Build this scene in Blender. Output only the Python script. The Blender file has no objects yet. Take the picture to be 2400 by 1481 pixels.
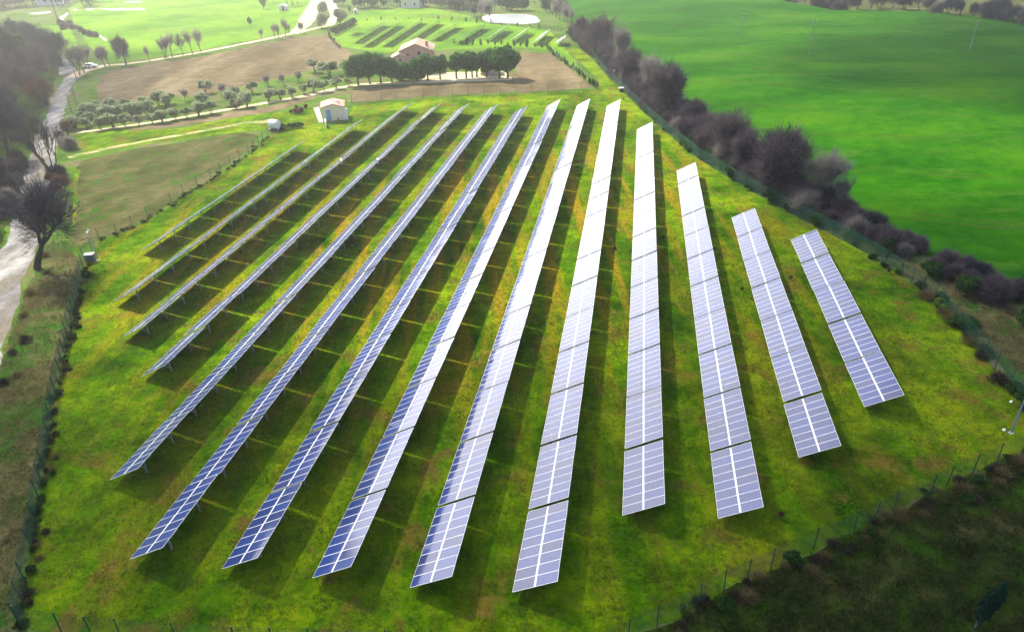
import bpy, math, random
import numpy as np
from mathutils import Vector, Matrix
from mathutils.bvhtree import BVHTree
from mathutils.geometry import tessellate_polygon
random.seed(7); RNG = np.random.default_rng(7)
R = math.radians
scene = bpy.context.scene
COL = scene.collection

# ------------------------------------------------------------------ camera
CAM_H, FPX, PITCH, ROLL = 39.287, 1666.44, R(29.561), R(-1.4986)
F = Vector((0, math.cos(PITCH), -math.sin(PITCH)))
U0 = Vector((0, math.sin(PITCH), math.cos(PITCH)))
X0 = Vector((1, 0, 0))
CX = math.cos(ROLL) * X0 + math.sin(ROLL) * U0
CU = -math.sin(ROLL) * X0 + math.cos(ROLL) * U0
cam_data = bpy.data.cameras.new('camera')
cam = bpy.data.objects.new('camera', cam_data)
COL.objects.link(cam)
cam_data.sensor_width = 36.0
cam_data.lens = 36.0 * FPX / 2400
cam_data.clip_start = 0.5
cam_data.clip_end = 6000
cam.matrix_world = Matrix(((CX.x, CU.x, -F.x, 0), (CX.y, CU.y, -F.y, 0), (CX.z, CU.z, -F.z, CAM_H), (0, 0, 0, 1)))
scene.camera = cam

# ------------------------------------------------------------------ sky, sun, exposure
SUN_AZ, SUN_EL = R(-36.5), R(42.5)
world = bpy.data.worlds.new('World')
scene.world = world
world.use_nodes = True
wn = world.node_tree.nodes; wl = world.node_tree.links
wn.clear()
w_out = wn.new('ShaderNodeOutputWorld'); w_bg = wn.new('ShaderNodeBackground')
sky = wn.new('ShaderNodeTexSky'); sky.sky_type = 'NISHITA'; sky.sun_disc = False
sky.sun_elevation = SUN_EL; sky.sun_rotation = SUN_AZ
sky.air_density = 1.0; sky.dust_density = 1.5; sky.ozone_density = 2.0
SKY_STRENGTH = 0.10
w_bg.inputs['Strength'].default_value = SKY_STRENGTH
# broken bright clouds, placed and shaped on the dome for the panels' reflections
w_tc = wn.new('ShaderNodeTexCoord')
w_map = wn.new('ShaderNodeMapping'); w_map.inputs['Scale'].default_value = (1, 1, 3.0)
w_noise = wn.new('ShaderNodeTexNoise'); w_noise.inputs['Scale'].default_value = 2.6
w_noise.inputs['Detail'].default_value = 6; w_noise.inputs['Roughness'].default_value = 0.55
w_ramp = wn.new('ShaderNodeValToRGB')
w_ramp.color_ramp.elements[0].position = 0.42; w_ramp.color_ramp.elements[1].position = 0.60
w_dot = wn.new('ShaderNodeVectorMath'); w_dot.operation = 'DOT_PRODUCT'
CD = Vector((math.sin(R(-25)) * math.cos(R(12)), math.cos(R(-25)) * math.cos(R(12)), math.sin(R(12))))
w_dot.inputs[1].default_value = CD
w_bank = wn.new('ShaderNodeMapRange'); w_bank.inputs['From Min'].default_value = 0.78; w_bank.inputs['From Max'].default_value = 1.0
w_bank.interpolation_type = 'SMOOTHSTEP'
w_sep = wn.new('ShaderNodeSeparateXYZ'); wl.new(w_tc.outputs['Generated'], w_sep.inputs[0])
def wmath(op, a, b_=None, clamp=False):
    n_ = wn.new('ShaderNodeMath'); n_.operation = op; n_.use_clamp = clamp
    for i_, v_ in enumerate((a, b_)):
        if v_ is None: continue
        if hasattr(v_, 'is_linked'): wl.new(v_, n_.inputs[i_])
        else: n_.inputs[i_].default_value = v_
    return n_.outputs[0]
w_edge = wmath('SUBTRACT', w_sep.outputs[2], wmath('MULTIPLY', wmath('MAXIMUM', wmath('SUBTRACT', wmath('MULTIPLY', w_sep.outputs[0], -1.0), 0.42), 0.0), 0.24))
w_edge = wmath('ADD', w_edge, wmath('MULTIPLY', wmath('SUBTRACT', w_noise.outputs['Fac'], 0.5), 0.05))
w_gate = wn.new('ShaderNodeMapRange'); w_gate.interpolation_type = 'SMOOTHSTEP'
w_gate.inputs['From Min'].default_value = 0.030; w_gate.inputs['From Max'].default_value = 0.060
wl.new(w_edge, w_gate.inputs['Value'])
w_max = wn.new('ShaderNodeMath'); w_max.operation = 'MAXIMUM'
w_half = wn.new('ShaderNodeMath'); w_half.operation = 'MULTIPLY'; w_half.inputs[1].default_value = 0.12
w_mix = wn.new('ShaderNodeMixRGB'); w_mix.inputs[2].default_value = (25.0, 24.0, 23.6, 1)
wl.new(w_tc.outputs['Generated'], w_map.inputs['Vector']); wl.new(w_map.outputs[0], w_noise.inputs['Vector'])
wl.new(w_noise.outputs['Fac'], w_ramp.inputs[0]); wl.new(w_ramp.outputs[0], w_half.inputs[0])
wl.new(w_tc.outputs['Generated'], w_dot.inputs[0]); wl.new(w_dot.outputs['Value'], w_bank.inputs['Value'])
wl.new(wmath('MULTIPLY', w_bank.outputs[0], w_gate.outputs[0]), w_max.inputs[0]); wl.new(w_half.outputs[0], w_max.inputs[1])
wl.new(w_max.outputs[0], w_mix.inputs[0]); wl.new(sky.outputs[0], w_mix.inputs[1])
wl.new(w_mix.outputs[0], w_bg.inputs['Color']); wl.new(w_bg.outputs[0], w_out.inputs['Surface'])

sun_d = bpy.data.lights.new('sun', 'SUN'); sun_d.energy = 5.0; sun_d.angle = R(0.5); sun_d.color = (1.0, 0.91, 0.70)
sun = bpy.data.objects.new('sun', sun_d); COL.objects.link(sun)
SUNV = Vector((math.sin(SUN_AZ) * math.cos(SUN_EL), math.cos(SUN_AZ) * math.cos(SUN_EL), math.sin(SUN_EL)))
sun.rotation_euler = SUNV.to_track_quat('Z', 'Y').to_euler()
sun.location = SUNV * 300
vs = scene.view_settings
vs.view_transform = 'Standard'; vs.look = 'None'; vs.exposure = 1.15; vs.gamma = 1.0
vs.use_curve_mapping = False
scene.cycles.use_denoising = True
scene.cycles.max_bounces = 5; scene.cycles.diffuse_bounces = 2; scene.cycles.glossy_bounces = 2
scene.cycles.transmission_bounces = 2; scene.cycles.transparent_max_bounces = 6; scene.cycles.volume_bounces = 0
scene.cycles.sample_clamp_indirect = 4

# ------------------------------------------------------------------ helpers
def ray(x, y):
    return F + CX * ((x - 1200) / FPX) - CU * ((y - 740.5) / FPX)
def at(x, y, z=0.0):
    """ground point (or point at height z) seen where the photo has pixel x, y"""
    r = ray(x, y); t = (z - CAM_H) / r.z
    return Vector((r.x * t, r.y * t, z))
def hgt(x, y, ytop):
    """height of an upright thing standing at x, y whose top is at ytop"""
    a = at(x, y); best = 0.5; bd = 1e9
    for i in range(1, 320):
        h = i * 0.08; d = a + Vector((0, 0, h - CAM_H)); yy = 740.5 - FPX * d.dot(CU) / d.dot(F)
        if abs(yy - ytop) < bd: bd = abs(yy - ytop); best = h
    return best
def tag(o, label=None, cat=None, group=None, kind=None):
    if label: o['label'] = label
    if cat: o['category'] = cat
    if group: o['group'] = group
    if kind: o['kind'] = kind
    return o
def empty(name, loc=(0, 0, 0), rz=0.0):
    o = bpy.data.objects.new(name, None); o.location = loc; o.rotation_euler = (0, 0, rz)
    o.empty_display_size = 0.3; COL.objects.link(o); return o
def link(name, me, parent=None, loc=None):
    o = bpy.data.objects.new(name, me); COL.objects.link(o)
    if parent: o.parent = parent
    if loc is not None: o.location = loc
    return o
def children(o):
    return KIDS.get(o.name, [])
KIDS = {}
def adopt(p, c):
    KIDS.setdefault(p.name, []).append(c); c.parent = p; return c
def copy_tree(o, parent=None):
    c = o.copy(); COL.objects.link(c)
    if parent: adopt(parent, c)
    for ch in list(children(o)): copy_tree(ch, c)
    return c

class MB:
    """mesh builder with material slots"""
    def __init__(s): s.v = []; s.f = []; s.m = []; s.n = 0
    def add(s, vs_, fs, mi=0):
        b = s.n; s.v.append(np.asarray(vs_, dtype=float).reshape(-1, 3)); s.n += len(s.v[-1])
        s.f += [tuple(i + b for i in f) for f in fs]; s.m += [mi] * len(fs); return s
    def box(s, c, d, mi=0, M=None):
        x, y, z = [k / 2 for k in d]
        P = [(-x, -y, -z), (x, -y, -z), (x, y, -z), (-x, y, -z), (-x, -y, z), (x, -y, z), (x, y, z), (-x, y, z)]
        P = [Vector(p) for p in P]
        if M is not None: P = [M @ p for p in P]
        P = [p + Vector(c) for p in P]
        return s.add(P, [(0, 3, 2, 1), (4, 5, 6, 7), (0, 1, 5, 4), (1, 2, 6, 5), (2, 3, 7, 6), (3, 0, 4, 7)], mi)
    def tube(s, pts, rad, n=6, mi=0, cap=True):
        pts = [Vector(p) for p in pts]
        if not hasattr(rad, '__len__'): rad = [rad] * len(pts)
        vs_ = []; ref = Vector((0.31, 0.87, 0.37))
        for i, p in enumerate(pts):
            d = (pts[min(i + 1, len(pts) - 1)] - pts[max(i - 1, 0)]).normalized()
            a = d.cross(ref)
            if a.length < 1e-3: a = d.cross(Vector((1, 0, 0)))
            a.normalize(); b = d.cross(a)
            for k in range(n):
                t = 2 * math.pi * k / n; vs_.append(p + (a * math.cos(t) + b * math.sin(t)) * rad[i])
        fs = [(i * n + k, i * n + (k + 1) % n, (i + 1) * n + (k + 1) % n, (i + 1) * n + k) for i in range(len(pts) - 1) for k in range(n)]
        if cap: fs += [tuple(range(n - 1, -1, -1)), tuple((len(pts) - 1) * n + k for k in range(n))]
        return s.add(vs_, fs, mi)
    def mesh(s, name, mats):
        me = bpy.data.meshes.new(name)
        V_ = np.concatenate(s.v) if s.v else np.zeros((0, 3))
        me.from_pydata(V_.tolist(), [], s.f)
        for m_ in (mats if isinstance(mats, (list, tuple)) else [mats]): me.materials.append(m_)
        if any(s.m): me.polygons.foreach_set('material_index', s.m)
        me.update(); return me
    def build(s, name, mats, parent=None, loc=None):
        o = link(name, s.mesh(name, mats), None, loc)
        if parent: adopt(parent, o)
        return o
def np_quads(name, P, mat, quads=True):
    """mesh out of an (n, 4, 3) or (n, 3, 3) array of loose faces"""
    n, k, _ = P.shape
    me = bpy.data.meshes.new(name)
    me.vertices.add(n * k); me.vertices.foreach_set('co', P.reshape(-1).astype(np.float32))
    me.loops.add(n * k); me.loops.foreach_set('vertex_index', np.arange(n * k, dtype=np.int32))
    me.polygons.add(n); me.polygons.foreach_set('loop_start', np.arange(0, n * k, k, dtype=np.int32))
    me.polygons.foreach_set('loop_total', np.full(n, k, dtype=np.int32))
    me.materials.append(mat); me.update(calc_edges=True); return me

# ------------------------------------------------------------------ materials
def new_mat(name):
    m_ = bpy.data.materials.new(name); m_.use_nodes = True
    nt = m_.node_tree; return m_, nt, nt.nodes['Principled BSDF']
def plain(name, col, rough=0.8, metal=0.0, spec=0.5, var=0.0, vscale=3.0):
    m_, nt, b = new_mat(name)
    b.inputs['Roughness'].default_value = rough; b.inputs['Metallic'].default_value = metal
    b.inputs['Specular IOR Level'].default_value = spec
    if var:
        tc = nt.nodes.new('ShaderNodeTexCoord'); nz = nt.nodes.new('ShaderNodeTexNoise')
        nz.inputs['Scale'].default_value = vscale; nz.inputs['Detail'].default_value = 4
        nt.links.new(tc.outputs['Object'], nz.inputs['Vector'])
        rp = nt.nodes.new('ShaderNodeValToRGB')
        rp.color_ramp.elements[0].position = 0.3; rp.color_ramp.elements[1].position = 0.7
        rp.color_ramp.elements[0].color = tuple(c * (1 - var) for c in col) + (1,)
        rp.color_ramp.elements[1].color = tuple(min(1, c * (1 + var)) for c in col) + (1,)
        nt.links.new(nz.outputs['Fac'], rp.inputs[0]); nt.links.new(rp.outputs[0], b.inputs['Base Color'])
    else: b.inputs['Base Color'].default_value = tuple(col) + (1,)
    return m_
def ramp(nt, fac, stops):
    rp = nt.nodes.new('ShaderNodeValToRGB'); e = rp.color_ramp.elements
    while len(e) < len(stops): e.new(0.5)
    for el, (p_, c) in zip(e, stops): el.position = p_; el.color = (tuple(c) + (1,)) if hasattr(c, '__len__') else (c, c, c, 1)
    nt.links.new(fac, rp.inputs[0]); return rp.outputs[0]
def noise(nt, vec, scale, detail=4, rough=0.55, dist=0.0):
    nz = nt.nodes.new('ShaderNodeTexNoise'); nz.inputs['Scale'].default_value = scale
    nz.inputs['Detail'].default_value = detail; nz.inputs['Roughness'].default_value = rough
    nz.inputs['Distortion'].default_value = dist; nt.links.new(vec, nz.inputs['Vector']); return nz.outputs['Fac']
def mixc(nt, fac, a, b, mode='MIX'):
    mx = nt.nodes.new('ShaderNodeMixRGB'); mx.blend_type = mode
    for sock, v in ((0, fac), (1, a), (2, b)):
        if hasattr(v, 'is_linked'): nt.links.new(v, mx.inputs[sock])
        elif sock == 0: mx.inputs[0].default_value = v
        else: mx.inputs[sock].default_value = tuple(v) + (1,)
    return mx.outputs[0]
def mapping(nt, scale=(1, 1, 1), rot=0.0):
    g = nt.nodes.new('ShaderNodeNewGeometry'); mp = nt.nodes.new('ShaderNodeMapping')
    mp.inputs['Scale'].default_value = scale; mp.inputs['Rotation'].default_value = (0, 0, rot)
    nt.links.new(g.outputs['Position'], mp.inputs['Vector']); return mp.outputs[0]
def bump(nt, b, h, strength=0.6, dist=0.3):
    bp = nt.nodes.new('ShaderNodeBump'); bp.inputs['Strength'].default_value = strength; bp.inputs['Distance'].default_value = dist
    nt.links.new(h, bp.inputs['Height']); nt.links.new(bp.outputs[0], b.inputs['Normal'])
ROW_AZ = 0.1743064782243501
def ground_mat(name, c_lo, c_mid, c_hi, patch=None, patch_amt=(0.55, 0.7), fine=1.6, big=0.06, bstr=0.5, bdist=0.25,
               stretch=1.0, rot=0.0, patch_scale=0.12, streak=None, rough=0.95, zone=None):
    m_, nt, b = new_mat(name)
    b.inputs['Roughness'].default_value = rough; b.inputs['Specular IOR Level'].default_value = 0.0
    v = mapping(nt, (1, 1, 1)); vr = mapping(nt, (1, stretch, 1), rot)
    nf = noise(nt, v, fine, 9, 0.78); nb = noise(nt, vr, big, 5, 0.6); nm = noise(nt, v, fine * 0.22, 4, 0.6)
    mx = nt.nodes.new('ShaderNodeMath'); mx.operation = 'MULTIPLY_ADD'; mx.inputs[1].default_value = 0.5
    nt.links.new(nf, mx.inputs[0])
    m2 = nt.nodes.new('ShaderNodeMath'); m2.operation = 'MULTIPLY'; m2.inputs[1].default_value = 0.5
    nt.links.new(nm, m2.inputs[0]); nt.links.new(m2.outputs[0], mx.inputs[2])
    m3 = nt.nodes.new('ShaderNodeMath'); m3.operation = 'MULTIPLY_ADD'; m3.inputs[1].default_value = 0.5
    nt.links.new(nb, m3.inputs[0])
    m4 = nt.nodes.new('ShaderNodeMath'); m4.operation = 'MULTIPLY'; m4.inputs[1].default_value = 0.5
    nt.links.new(mx.outputs[0], m4.inputs[0]); nt.links.new(m4.outputs[0], m3.inputs[2])
    col = ramp(nt, m3.outputs[0], [(0.41, c_lo), (0.5, c_mid), (0.59, c_hi)])
    if patch is not None:
        pf = ramp(nt, noise(nt, vr, patch_scale, 6, 0.65, 0.4), [(patch_amt[0], 0.0), (patch_amt[1], 1.0)])
        pc = ramp(nt, nf, [(0.35, tuple(k * 0.6 for k in patch)), (0.65, tuple(k * 1.35 for k in patch))])
        col = mixc(nt, pf, col, pc)
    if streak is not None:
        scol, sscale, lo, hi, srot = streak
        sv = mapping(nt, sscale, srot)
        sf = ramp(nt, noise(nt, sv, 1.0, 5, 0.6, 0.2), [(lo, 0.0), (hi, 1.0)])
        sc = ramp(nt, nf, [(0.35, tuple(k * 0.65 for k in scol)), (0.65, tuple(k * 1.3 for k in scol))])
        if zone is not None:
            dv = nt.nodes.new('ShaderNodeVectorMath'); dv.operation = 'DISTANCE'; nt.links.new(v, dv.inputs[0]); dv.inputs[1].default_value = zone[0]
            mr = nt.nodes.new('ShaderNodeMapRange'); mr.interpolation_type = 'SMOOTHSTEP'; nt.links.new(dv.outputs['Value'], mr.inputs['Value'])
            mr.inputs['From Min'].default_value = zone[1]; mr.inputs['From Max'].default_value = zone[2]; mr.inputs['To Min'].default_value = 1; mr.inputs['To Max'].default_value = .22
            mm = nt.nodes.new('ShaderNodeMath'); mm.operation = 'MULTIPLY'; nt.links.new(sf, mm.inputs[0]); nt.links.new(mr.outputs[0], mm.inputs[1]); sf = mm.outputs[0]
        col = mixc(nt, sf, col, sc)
    nt.links.new(col, b.inputs['Base Color'])
    bump(nt, b, mx.outputs[0], bstr, bdist)
    return m_

M = {}
M['base'] = ground_mat('rough grass ground', (.035, .075, .012), (.075, .15, .02), (.13, .17, .05), patch=(.13, .11, .065), patch_amt=(.52, .62))
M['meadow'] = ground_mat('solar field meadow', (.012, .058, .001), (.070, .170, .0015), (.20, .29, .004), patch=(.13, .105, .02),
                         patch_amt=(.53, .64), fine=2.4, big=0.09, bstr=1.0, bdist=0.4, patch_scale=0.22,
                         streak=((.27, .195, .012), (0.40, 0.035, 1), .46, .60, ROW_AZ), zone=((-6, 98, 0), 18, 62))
M['crop'] = ground_mat('young green crop', (.007, .065, .0003), (.017, .100, .0004), (.040, .14, .0006), patch=(.055, .13, .003), patch_amt=(.58, .74),
                       fine=1.6, big=0.03, bstr=0.6, bdist=0.2, patch_scale=0.03, stretch=1.5, rot=R(20),
                       streak=((.035, .11, .006), (0.02, 0.2, 1), .57, .64, R(28)))
def tram(m_, spacing, w, rot, k, col):
    nt = m_.node_tree; b = nt.nodes['Principled BSDF']; v = mapping(nt, (1, 1, 1), rot)
    sp = nt.nodes.new('ShaderNodeSeparateXYZ'); nt.links.new(v, sp.inputs[0]); acc = None
    wob = nt.nodes.new('ShaderNodeMath'); wob.operation = 'MULTIPLY_ADD'; wob.inputs[1].default_value = spacing * .35
    nt.links.new(noise(nt, v, .02, 2), wob.inputs[0]); nt.links.new(sp.outputs[0], wob.inputs[2])
    for off in (0.0, 0.1 if w < .05 else 0.0):
        d = nt.nodes.new('ShaderNodeMath'); d.operation = 'MULTIPLY_ADD'; d.inputs[1].default_value = 1 / spacing; d.inputs[2].default_value = off; nt.links.new(wob.outputs[0], d.inputs[0])
        f = nt.nodes.new('ShaderNodeMath'); f.operation = 'FRACT'; nt.links.new(d.outputs[0], f.inputs[0])
        l = nt.nodes.new('ShaderNodeMath'); l.operation = 'LESS_THAN'; l.inputs[1].default_value = w; nt.links.new(f.outputs[0], l.inputs[0])
        if acc is None: acc = l.outputs[0]
        else:
            mx = nt.nodes.new('ShaderNodeMath'); mx.operation = 'MAXIMUM'; nt.links.new(acc, mx.inputs[0]); nt.links.new(l.outputs[0], mx.inputs[1]); acc = mx.outputs[0]
    kk = nt.nodes.new('ShaderNodeMath'); kk.operation = 'MULTIPLY'; nt.links.new(acc, kk.inputs[0])
    nt.links.new(ramp(nt, noise(nt, v, .15, 3), [(.35, 0.0), (.65, k)]), kk.inputs[1])
    src = b.inputs['Base Color'].links[0].from_socket
    nt.links.new(mixc(nt, kk.outputs[0], src, col), b.inputs['Base Color'])
tram(M['crop'], 19.0, .03, R(-62), 1.0, (.05, .075, .012))
M['pasture'] = ground_mat('bright pasture', (.06, .16, .01), (.11, .24, .012), (.17, .30, .02), patch=(.16, .24, .03), fine=0.8, big=0.03, patch_scale=0.02)
M['plough'] = ground_mat('ploughed brown soil', (.085, .068, .036), (.15, .118, .070), (.23, .185, .115), patch=(.09, .14, .03),
                         patch_amt=(.60, .70), fine=1.2, big=0.08, bstr=0.9, bdist=0.3, stretch=0.2, rot=R(-70), patch_scale=0.09)
M['weedy'] = ground_mat('weedy brown field', (.035, .050, .014), (.075, .080, .028), (.13, .115, .055), patch=(.030, .10, .008),
                        patch_amt=(.55, .62), fine=1.6, big=0.10, bstr=0.9, bdist=0.3, stretch=0.6, rot=R(-50), patch_scale=0.35)
tram(M['plough'], 1.6, .4, R(70), .5, (.07, .055, .03)); tram(M['weedy'], 1.9, .35, R(62), .5, (.06, .06, .025))
M['dry'] = ground_mat('dry brownish verge', (.04, .05, .018), (.09, .09, .035), (.17, .145, .085), patch=(.03, .10, .01), patch_amt=(.5, .6), fine=1.4, bstr=1.0, bdist=0.4)
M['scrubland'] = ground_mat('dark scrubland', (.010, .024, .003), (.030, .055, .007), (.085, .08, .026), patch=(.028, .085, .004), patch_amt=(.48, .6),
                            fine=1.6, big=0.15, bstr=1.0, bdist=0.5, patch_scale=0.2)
M['gravel'] = ground_mat('pale gravel road', (.13, .125, .125), (.24, .235, .24), (.36, .355, .37), fine=2.0, big=0.2, bstr=0.7, bdist=0.12,
                         patch=(.16, .145, .12), patch_amt=(.48, .60), patch_scale=0.3, rough=0.7, stretch=.25, rot=R(25))
M['path'] = ground_mat('pale dirt track', (.38, .31, .21), (.52, .44, .31), (.64, .56, .42), fine=1.5, big=0.2, bstr=0.3, bdist=0.06)
M['path_grass'] = ground_mat('worn grassy track', (.25, .23, .10), (.36, .32, .17), (.46, .40, .25), patch=(.1, .2, .02), patch_amt=(.45, .6), fine=1.5, patch_scale=0.4)

m_, nt, b = new_mat('pond water'); b.inputs['Base Color'].default_value = (.34, .38, .40, 1)
b.inputs['Roughness'].default_value = 0.22; b.inputs['IOR'].default_value = 1.33
bump(nt, b, noise(nt, mapping(nt), 1.5, 3), 0.08, 0.05); M['water'] = m_

# solar glass: dark blue cells under textured glass; sky and sun glare come from the coat
def glass_mat():
    m_, nt, b = new_mat('solar cell glass')
    tc = nt.nodes.new('ShaderNodeTexCoord'); sep = nt.nodes.new('ShaderNodeSeparateXYZ'); nt.links.new(tc.outputs['Object'], sep.inputs[0])
    oi = nt.nodes.new('ShaderNodeObjectInfo')
    def lines(sock, pitch, w):
        d = nt.nodes.new('ShaderNodeMath'); d.operation = 'DIVIDE'; d.inputs[1].default_value = pitch; nt.links.new(sock, d.inputs[0])
        fr = nt.nodes.new('ShaderNodeMath'); fr.operation = 'FRACT'; nt.links.new(d.outputs[0], fr.inputs[0])
        c = nt.nodes.new('ShaderNodeMath'); c.operation = 'LESS_THAN'; c.inputs[1].default_value = w; nt.links.new(fr.outputs[0], c.inputs[0]); return c.outputs[0]
    mx = nt.nodes.new('ShaderNodeMath'); mx.operation = 'MAXIMUM'
    nt.links.new(lines(sep.outputs[0], 0.137, 0.05), mx.inputs[0]); nt.links.new(lines(sep.outputs[1], 0.157, 0.05), mx.inputs[1])
    base = ramp(nt, oi.outputs['Random'], [(0, (.0003, .015, .11)), (0.5, (.0004, .025, .18)), (0.85, (.001, .030, .19)), (1, (.02, .026, .13))])
    base = mixc(nt, mx.outputs[0], base, (.12, .18, .34))
    nt.links.new(base, b.inputs['Base Color'])
    b.inputs['Roughness'].default_value = 0.42
    b.inputs['Specular IOR Level'].default_value = 0.08
    b.inputs['Coat Weight'].default_value = 1.0; b.inputs['Coat IOR'].default_value = 1.48
    rr = nt.nodes.new('ShaderNodeMapRange'); rr.inputs['To Min'].default_value = 0.05; rr.inputs['To Max'].default_value = 0.13
    nt.links.new(oi.outputs['Random'], rr.inputs['Value']); nt.links.new(rr.outputs[0], b.inputs['Coat Roughness'])
    nz = noise(nt, tc.outputs['Object'], 5.0, 2)
    bp = nt.nodes.new('ShaderNodeBump'); bp.inputs['Strength'].default_value = 0.10; bp.inputs['Distance'].default_value = 0.02
    nt.links.new(nz, bp.inputs['Height']); nt.links.new(bp.outputs[0], b.inputs['Coat Normal'])
    return m_
M['glass'] = glass_mat()
M['frame'] = plain('anodised aluminium frame', (.80, .81, .84), 0.45, 0.0)
M['back'] = plain('panel back sheet', (.45, .46, .48), 0.7)
M['steel'] = plain('galvanised steel', (.30, .33, .36), 0.5, 0.5, var=.15)
M['white'] = plain('white painted metal', (.75, .76, .78), 0.5)
M['greenwire'] = plain('green coated fence wire', (.012, .085, .055), 0.6)
M['fencepost'] = plain('dark green fence post', (.010, .05, .04), 0.6)
M['pole'] = plain('weathered grey pole', (.20, .20, .22), 0.8, var=.2)
M['bluepole'] = plain('blue grey galvanised pole', (.10, .22, .32), 0.5, var=.1)
M['bark'] = plain('grey bark', (.055, .048, .045), 0.95, var=.35, vscale=6)
M['barkdark'] = plain('dark bark', (.022, .020, .024), 0.95, var=.35, vscale=6)
def leafy(name, lo, mid, hi, scale=0.8, trans=0.0):
    m_, nt, b = new_mat(name)
    v = mapping(nt); g = nt.nodes.new('ShaderNodeNewGeometry')
    n1 = noise(nt, v, scale, 4, 0.7)
    mx = nt.nodes.new('ShaderNodeMath'); mx.operation = 'MULTIPLY_ADD'; mx.inputs[1].default_value = 0.35
    nt.links.new(g.outputs['Random Per Island'], mx.inputs[0])
    m2 = nt.nodes.new('ShaderNodeMath'); m2.operation = 'MULTIPLY'; m2.inputs[1].default_value = 0.65
    nt.links.new(n1, m2.inputs[0]); nt.links.new(m2.outputs[0], mx.inputs[2])
    c = ramp(nt, mx.outputs[0], [(0.32, lo), (0.5, mid), (0.68, hi)])
    nt.links.new(c, b.inputs['Base Color']); b.inputs['Roughness'].default_value = 0.85
    b.inputs['Specular IOR Level'].default_value = 0.03
    if trans:
        tr = nt.nodes.new('ShaderNodeBsdfTranslucent'); nt.links.new(c, tr.inputs['Color'])
        ms = nt.nodes.new('ShaderNodeMixShader'); ms.inputs[0].default_value = trans
        out = nt.nodes['Material Output']
        nt.links.new(b.outputs[0], ms.inputs[1]); nt.links.new(tr.outputs[0], ms.inputs[2]); nt.links.new(ms.outputs[0], out.inputs['Surface'])
    return m_
M['twig'] = leafy('purple grey winter twigs', (.040, .033, .047), (.085, .068, .088), (.165, .13, .145), 0.45, .25)
M['twigpale'] = leafy('pale grey winter twigs', (.13, .12, .125), (.21, .19, .19), (.32, .29, .27), 0.5, .4)
M['twigdark'] = leafy('dark winter twigs', (.012, .016, .032), (.028, .032, .055), (.07, .065, .09), 0.5, .2)
M['twigrust'] = leafy('rusty winter leaves', (.06, .03, .03), (.13, .06, .05), (.21, .095, .07), 0.5, .3)
M['ivy'] = leafy('dark ivy leaves', (.008, .03, .012), (.025, .075, .018), (.07, .15, .025), 0.9, .35)
M['olive'] = leafy('grey green olive leaves', (.16, .21, .12), (.28, .34, .20), (.40, .46, .30), 0.9, .6)
M['conifer'] = leafy('dark green conifer needles', (.015, .07, .02), (.045, .15, .035), (.10, .24, .05), 0.7, .45)
M['darkever'] = leafy('very dark evergreen leaves', (.003, .02, .015), (.006, .035, .022), (.012, .05, .03), 0.7, .1)
M['shrub'] = leafy('fresh green shrub leaves', (.04, .10, .012), (.09, .18, .02), (.15, .26, .04), 0.9, .3)
M['grass'] = leafy('grass blades', (.06, .13, .004), (.13, .24, .008), (.24, .30, .02), 0.35, .35)
M['grassdry'] = leafy('dry grass blades', (.07, .06, .02), (.15, .12, .05), (.26, .21, .11), 0.6, .3)
M['bramble'] = leafy('dark bramble stems', (.018, .018, .012), (.045, .04, .028), (.10, .08, .055), 0.8, .1)
M['scrubgreen'] = leafy('scrub stems and leaves', (.012, .022, .005), (.035, .055, .012), (.10, .10, .04), 0.5, .2)
M['rust'] = plain('terracotta tiles', (.38, .25, .20), 0.85, var=.2, vscale=2.0)
M['redroof'] = plain('red tile roof', (.50, .24, .20), 0.8, var=.15, vscale=3.0)
M['cream'] = plain('cream rendered wall', (.74, .66, .46), 0.9, var=.06)
M['brickwall'] = plain('warm plastered brick wall', (.46, .27, .20), 0.9, var=.15)
M['blue'] = plain('blue painted door', (.16, .30, .52), 0.6)
M['darkglass'] = plain('dark window glass', (.03, .035, .045), 0.15)
M['concrete'] = plain('pale concrete', (.58, .56, .53), 0.9, var=.1)
M['brownpot'] = plain('brown plastic', (.09, .07, .06), 0.6)
M['darkbox'] = plain('dark grey cabinet', (.05, .08, .12), 0.5)
M['insul'] = plain('white insulators', (.7, .75, .8), 0.4)
M['dead'] = leafy('brown dead leaves', (.04, .018, .015), (.10, .045, .035), (.20, .10, .07), 1.2, .1)
M['redplastic'] = plain('red plastic', (.45, .06, .04), 0.5)

# ------------------------------------------------------------------ ground sheets
def dens(pts, step, jit, closed=True, seed=0):
    rg = random.Random(seed); out = []; n = len(pts)
    for i in range(n if closed else n - 1):
        a, b_ = pts[i], pts[(i + 1) % n]; k = max(1, int((b_ - a).length / step))
        for j in range(k):
            p_ = a.lerp(b_, j / k); d = (b_ - a).normalized(); nn = Vector((-d.y, d.x, 0))
            out.append(p_ + nn * rg.uniform(-jit, jit))
    if not closed: out.append(pts[-1].copy())
    return out
def sheet(name, pix, mat, z, step=1.2, jit=0.35, kind='structure', world_pts=False):
    pts = pix if world_pts else [at(x, y) for x, y in pix]
    pts = [Vector((p_.x, p_.y, 0)) for p_ in pts]
    pts = dens(pts, step, jit, True, len(name))
    tris = tessellate_polygon([pts])
    me = bpy.data.meshes.new(name); me.from_pydata([(p_.x, p_.y, z) for p_ in pts], [], [tuple(t) for t in tris])
    me.materials.append(mat); me.update()
    for p_ in me.polygons:
        if p_.normal.z < 0: p_.flip()
    o = link(name, me); tag(o, kind=kind); return o
def ribbon(name, left, right, mat, z, jit=0.15, step=1.5):
    L = dens([at(*p_) for p_ in left], step, jit, False, 1); Rr = dens([at(*p_) for p_ in right], step, jit, False, 2)
    pts = L + Rr[::-1]
    return sheet(name, pts, mat, z, step=1e9, jit=0, world_pts=True)
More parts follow.
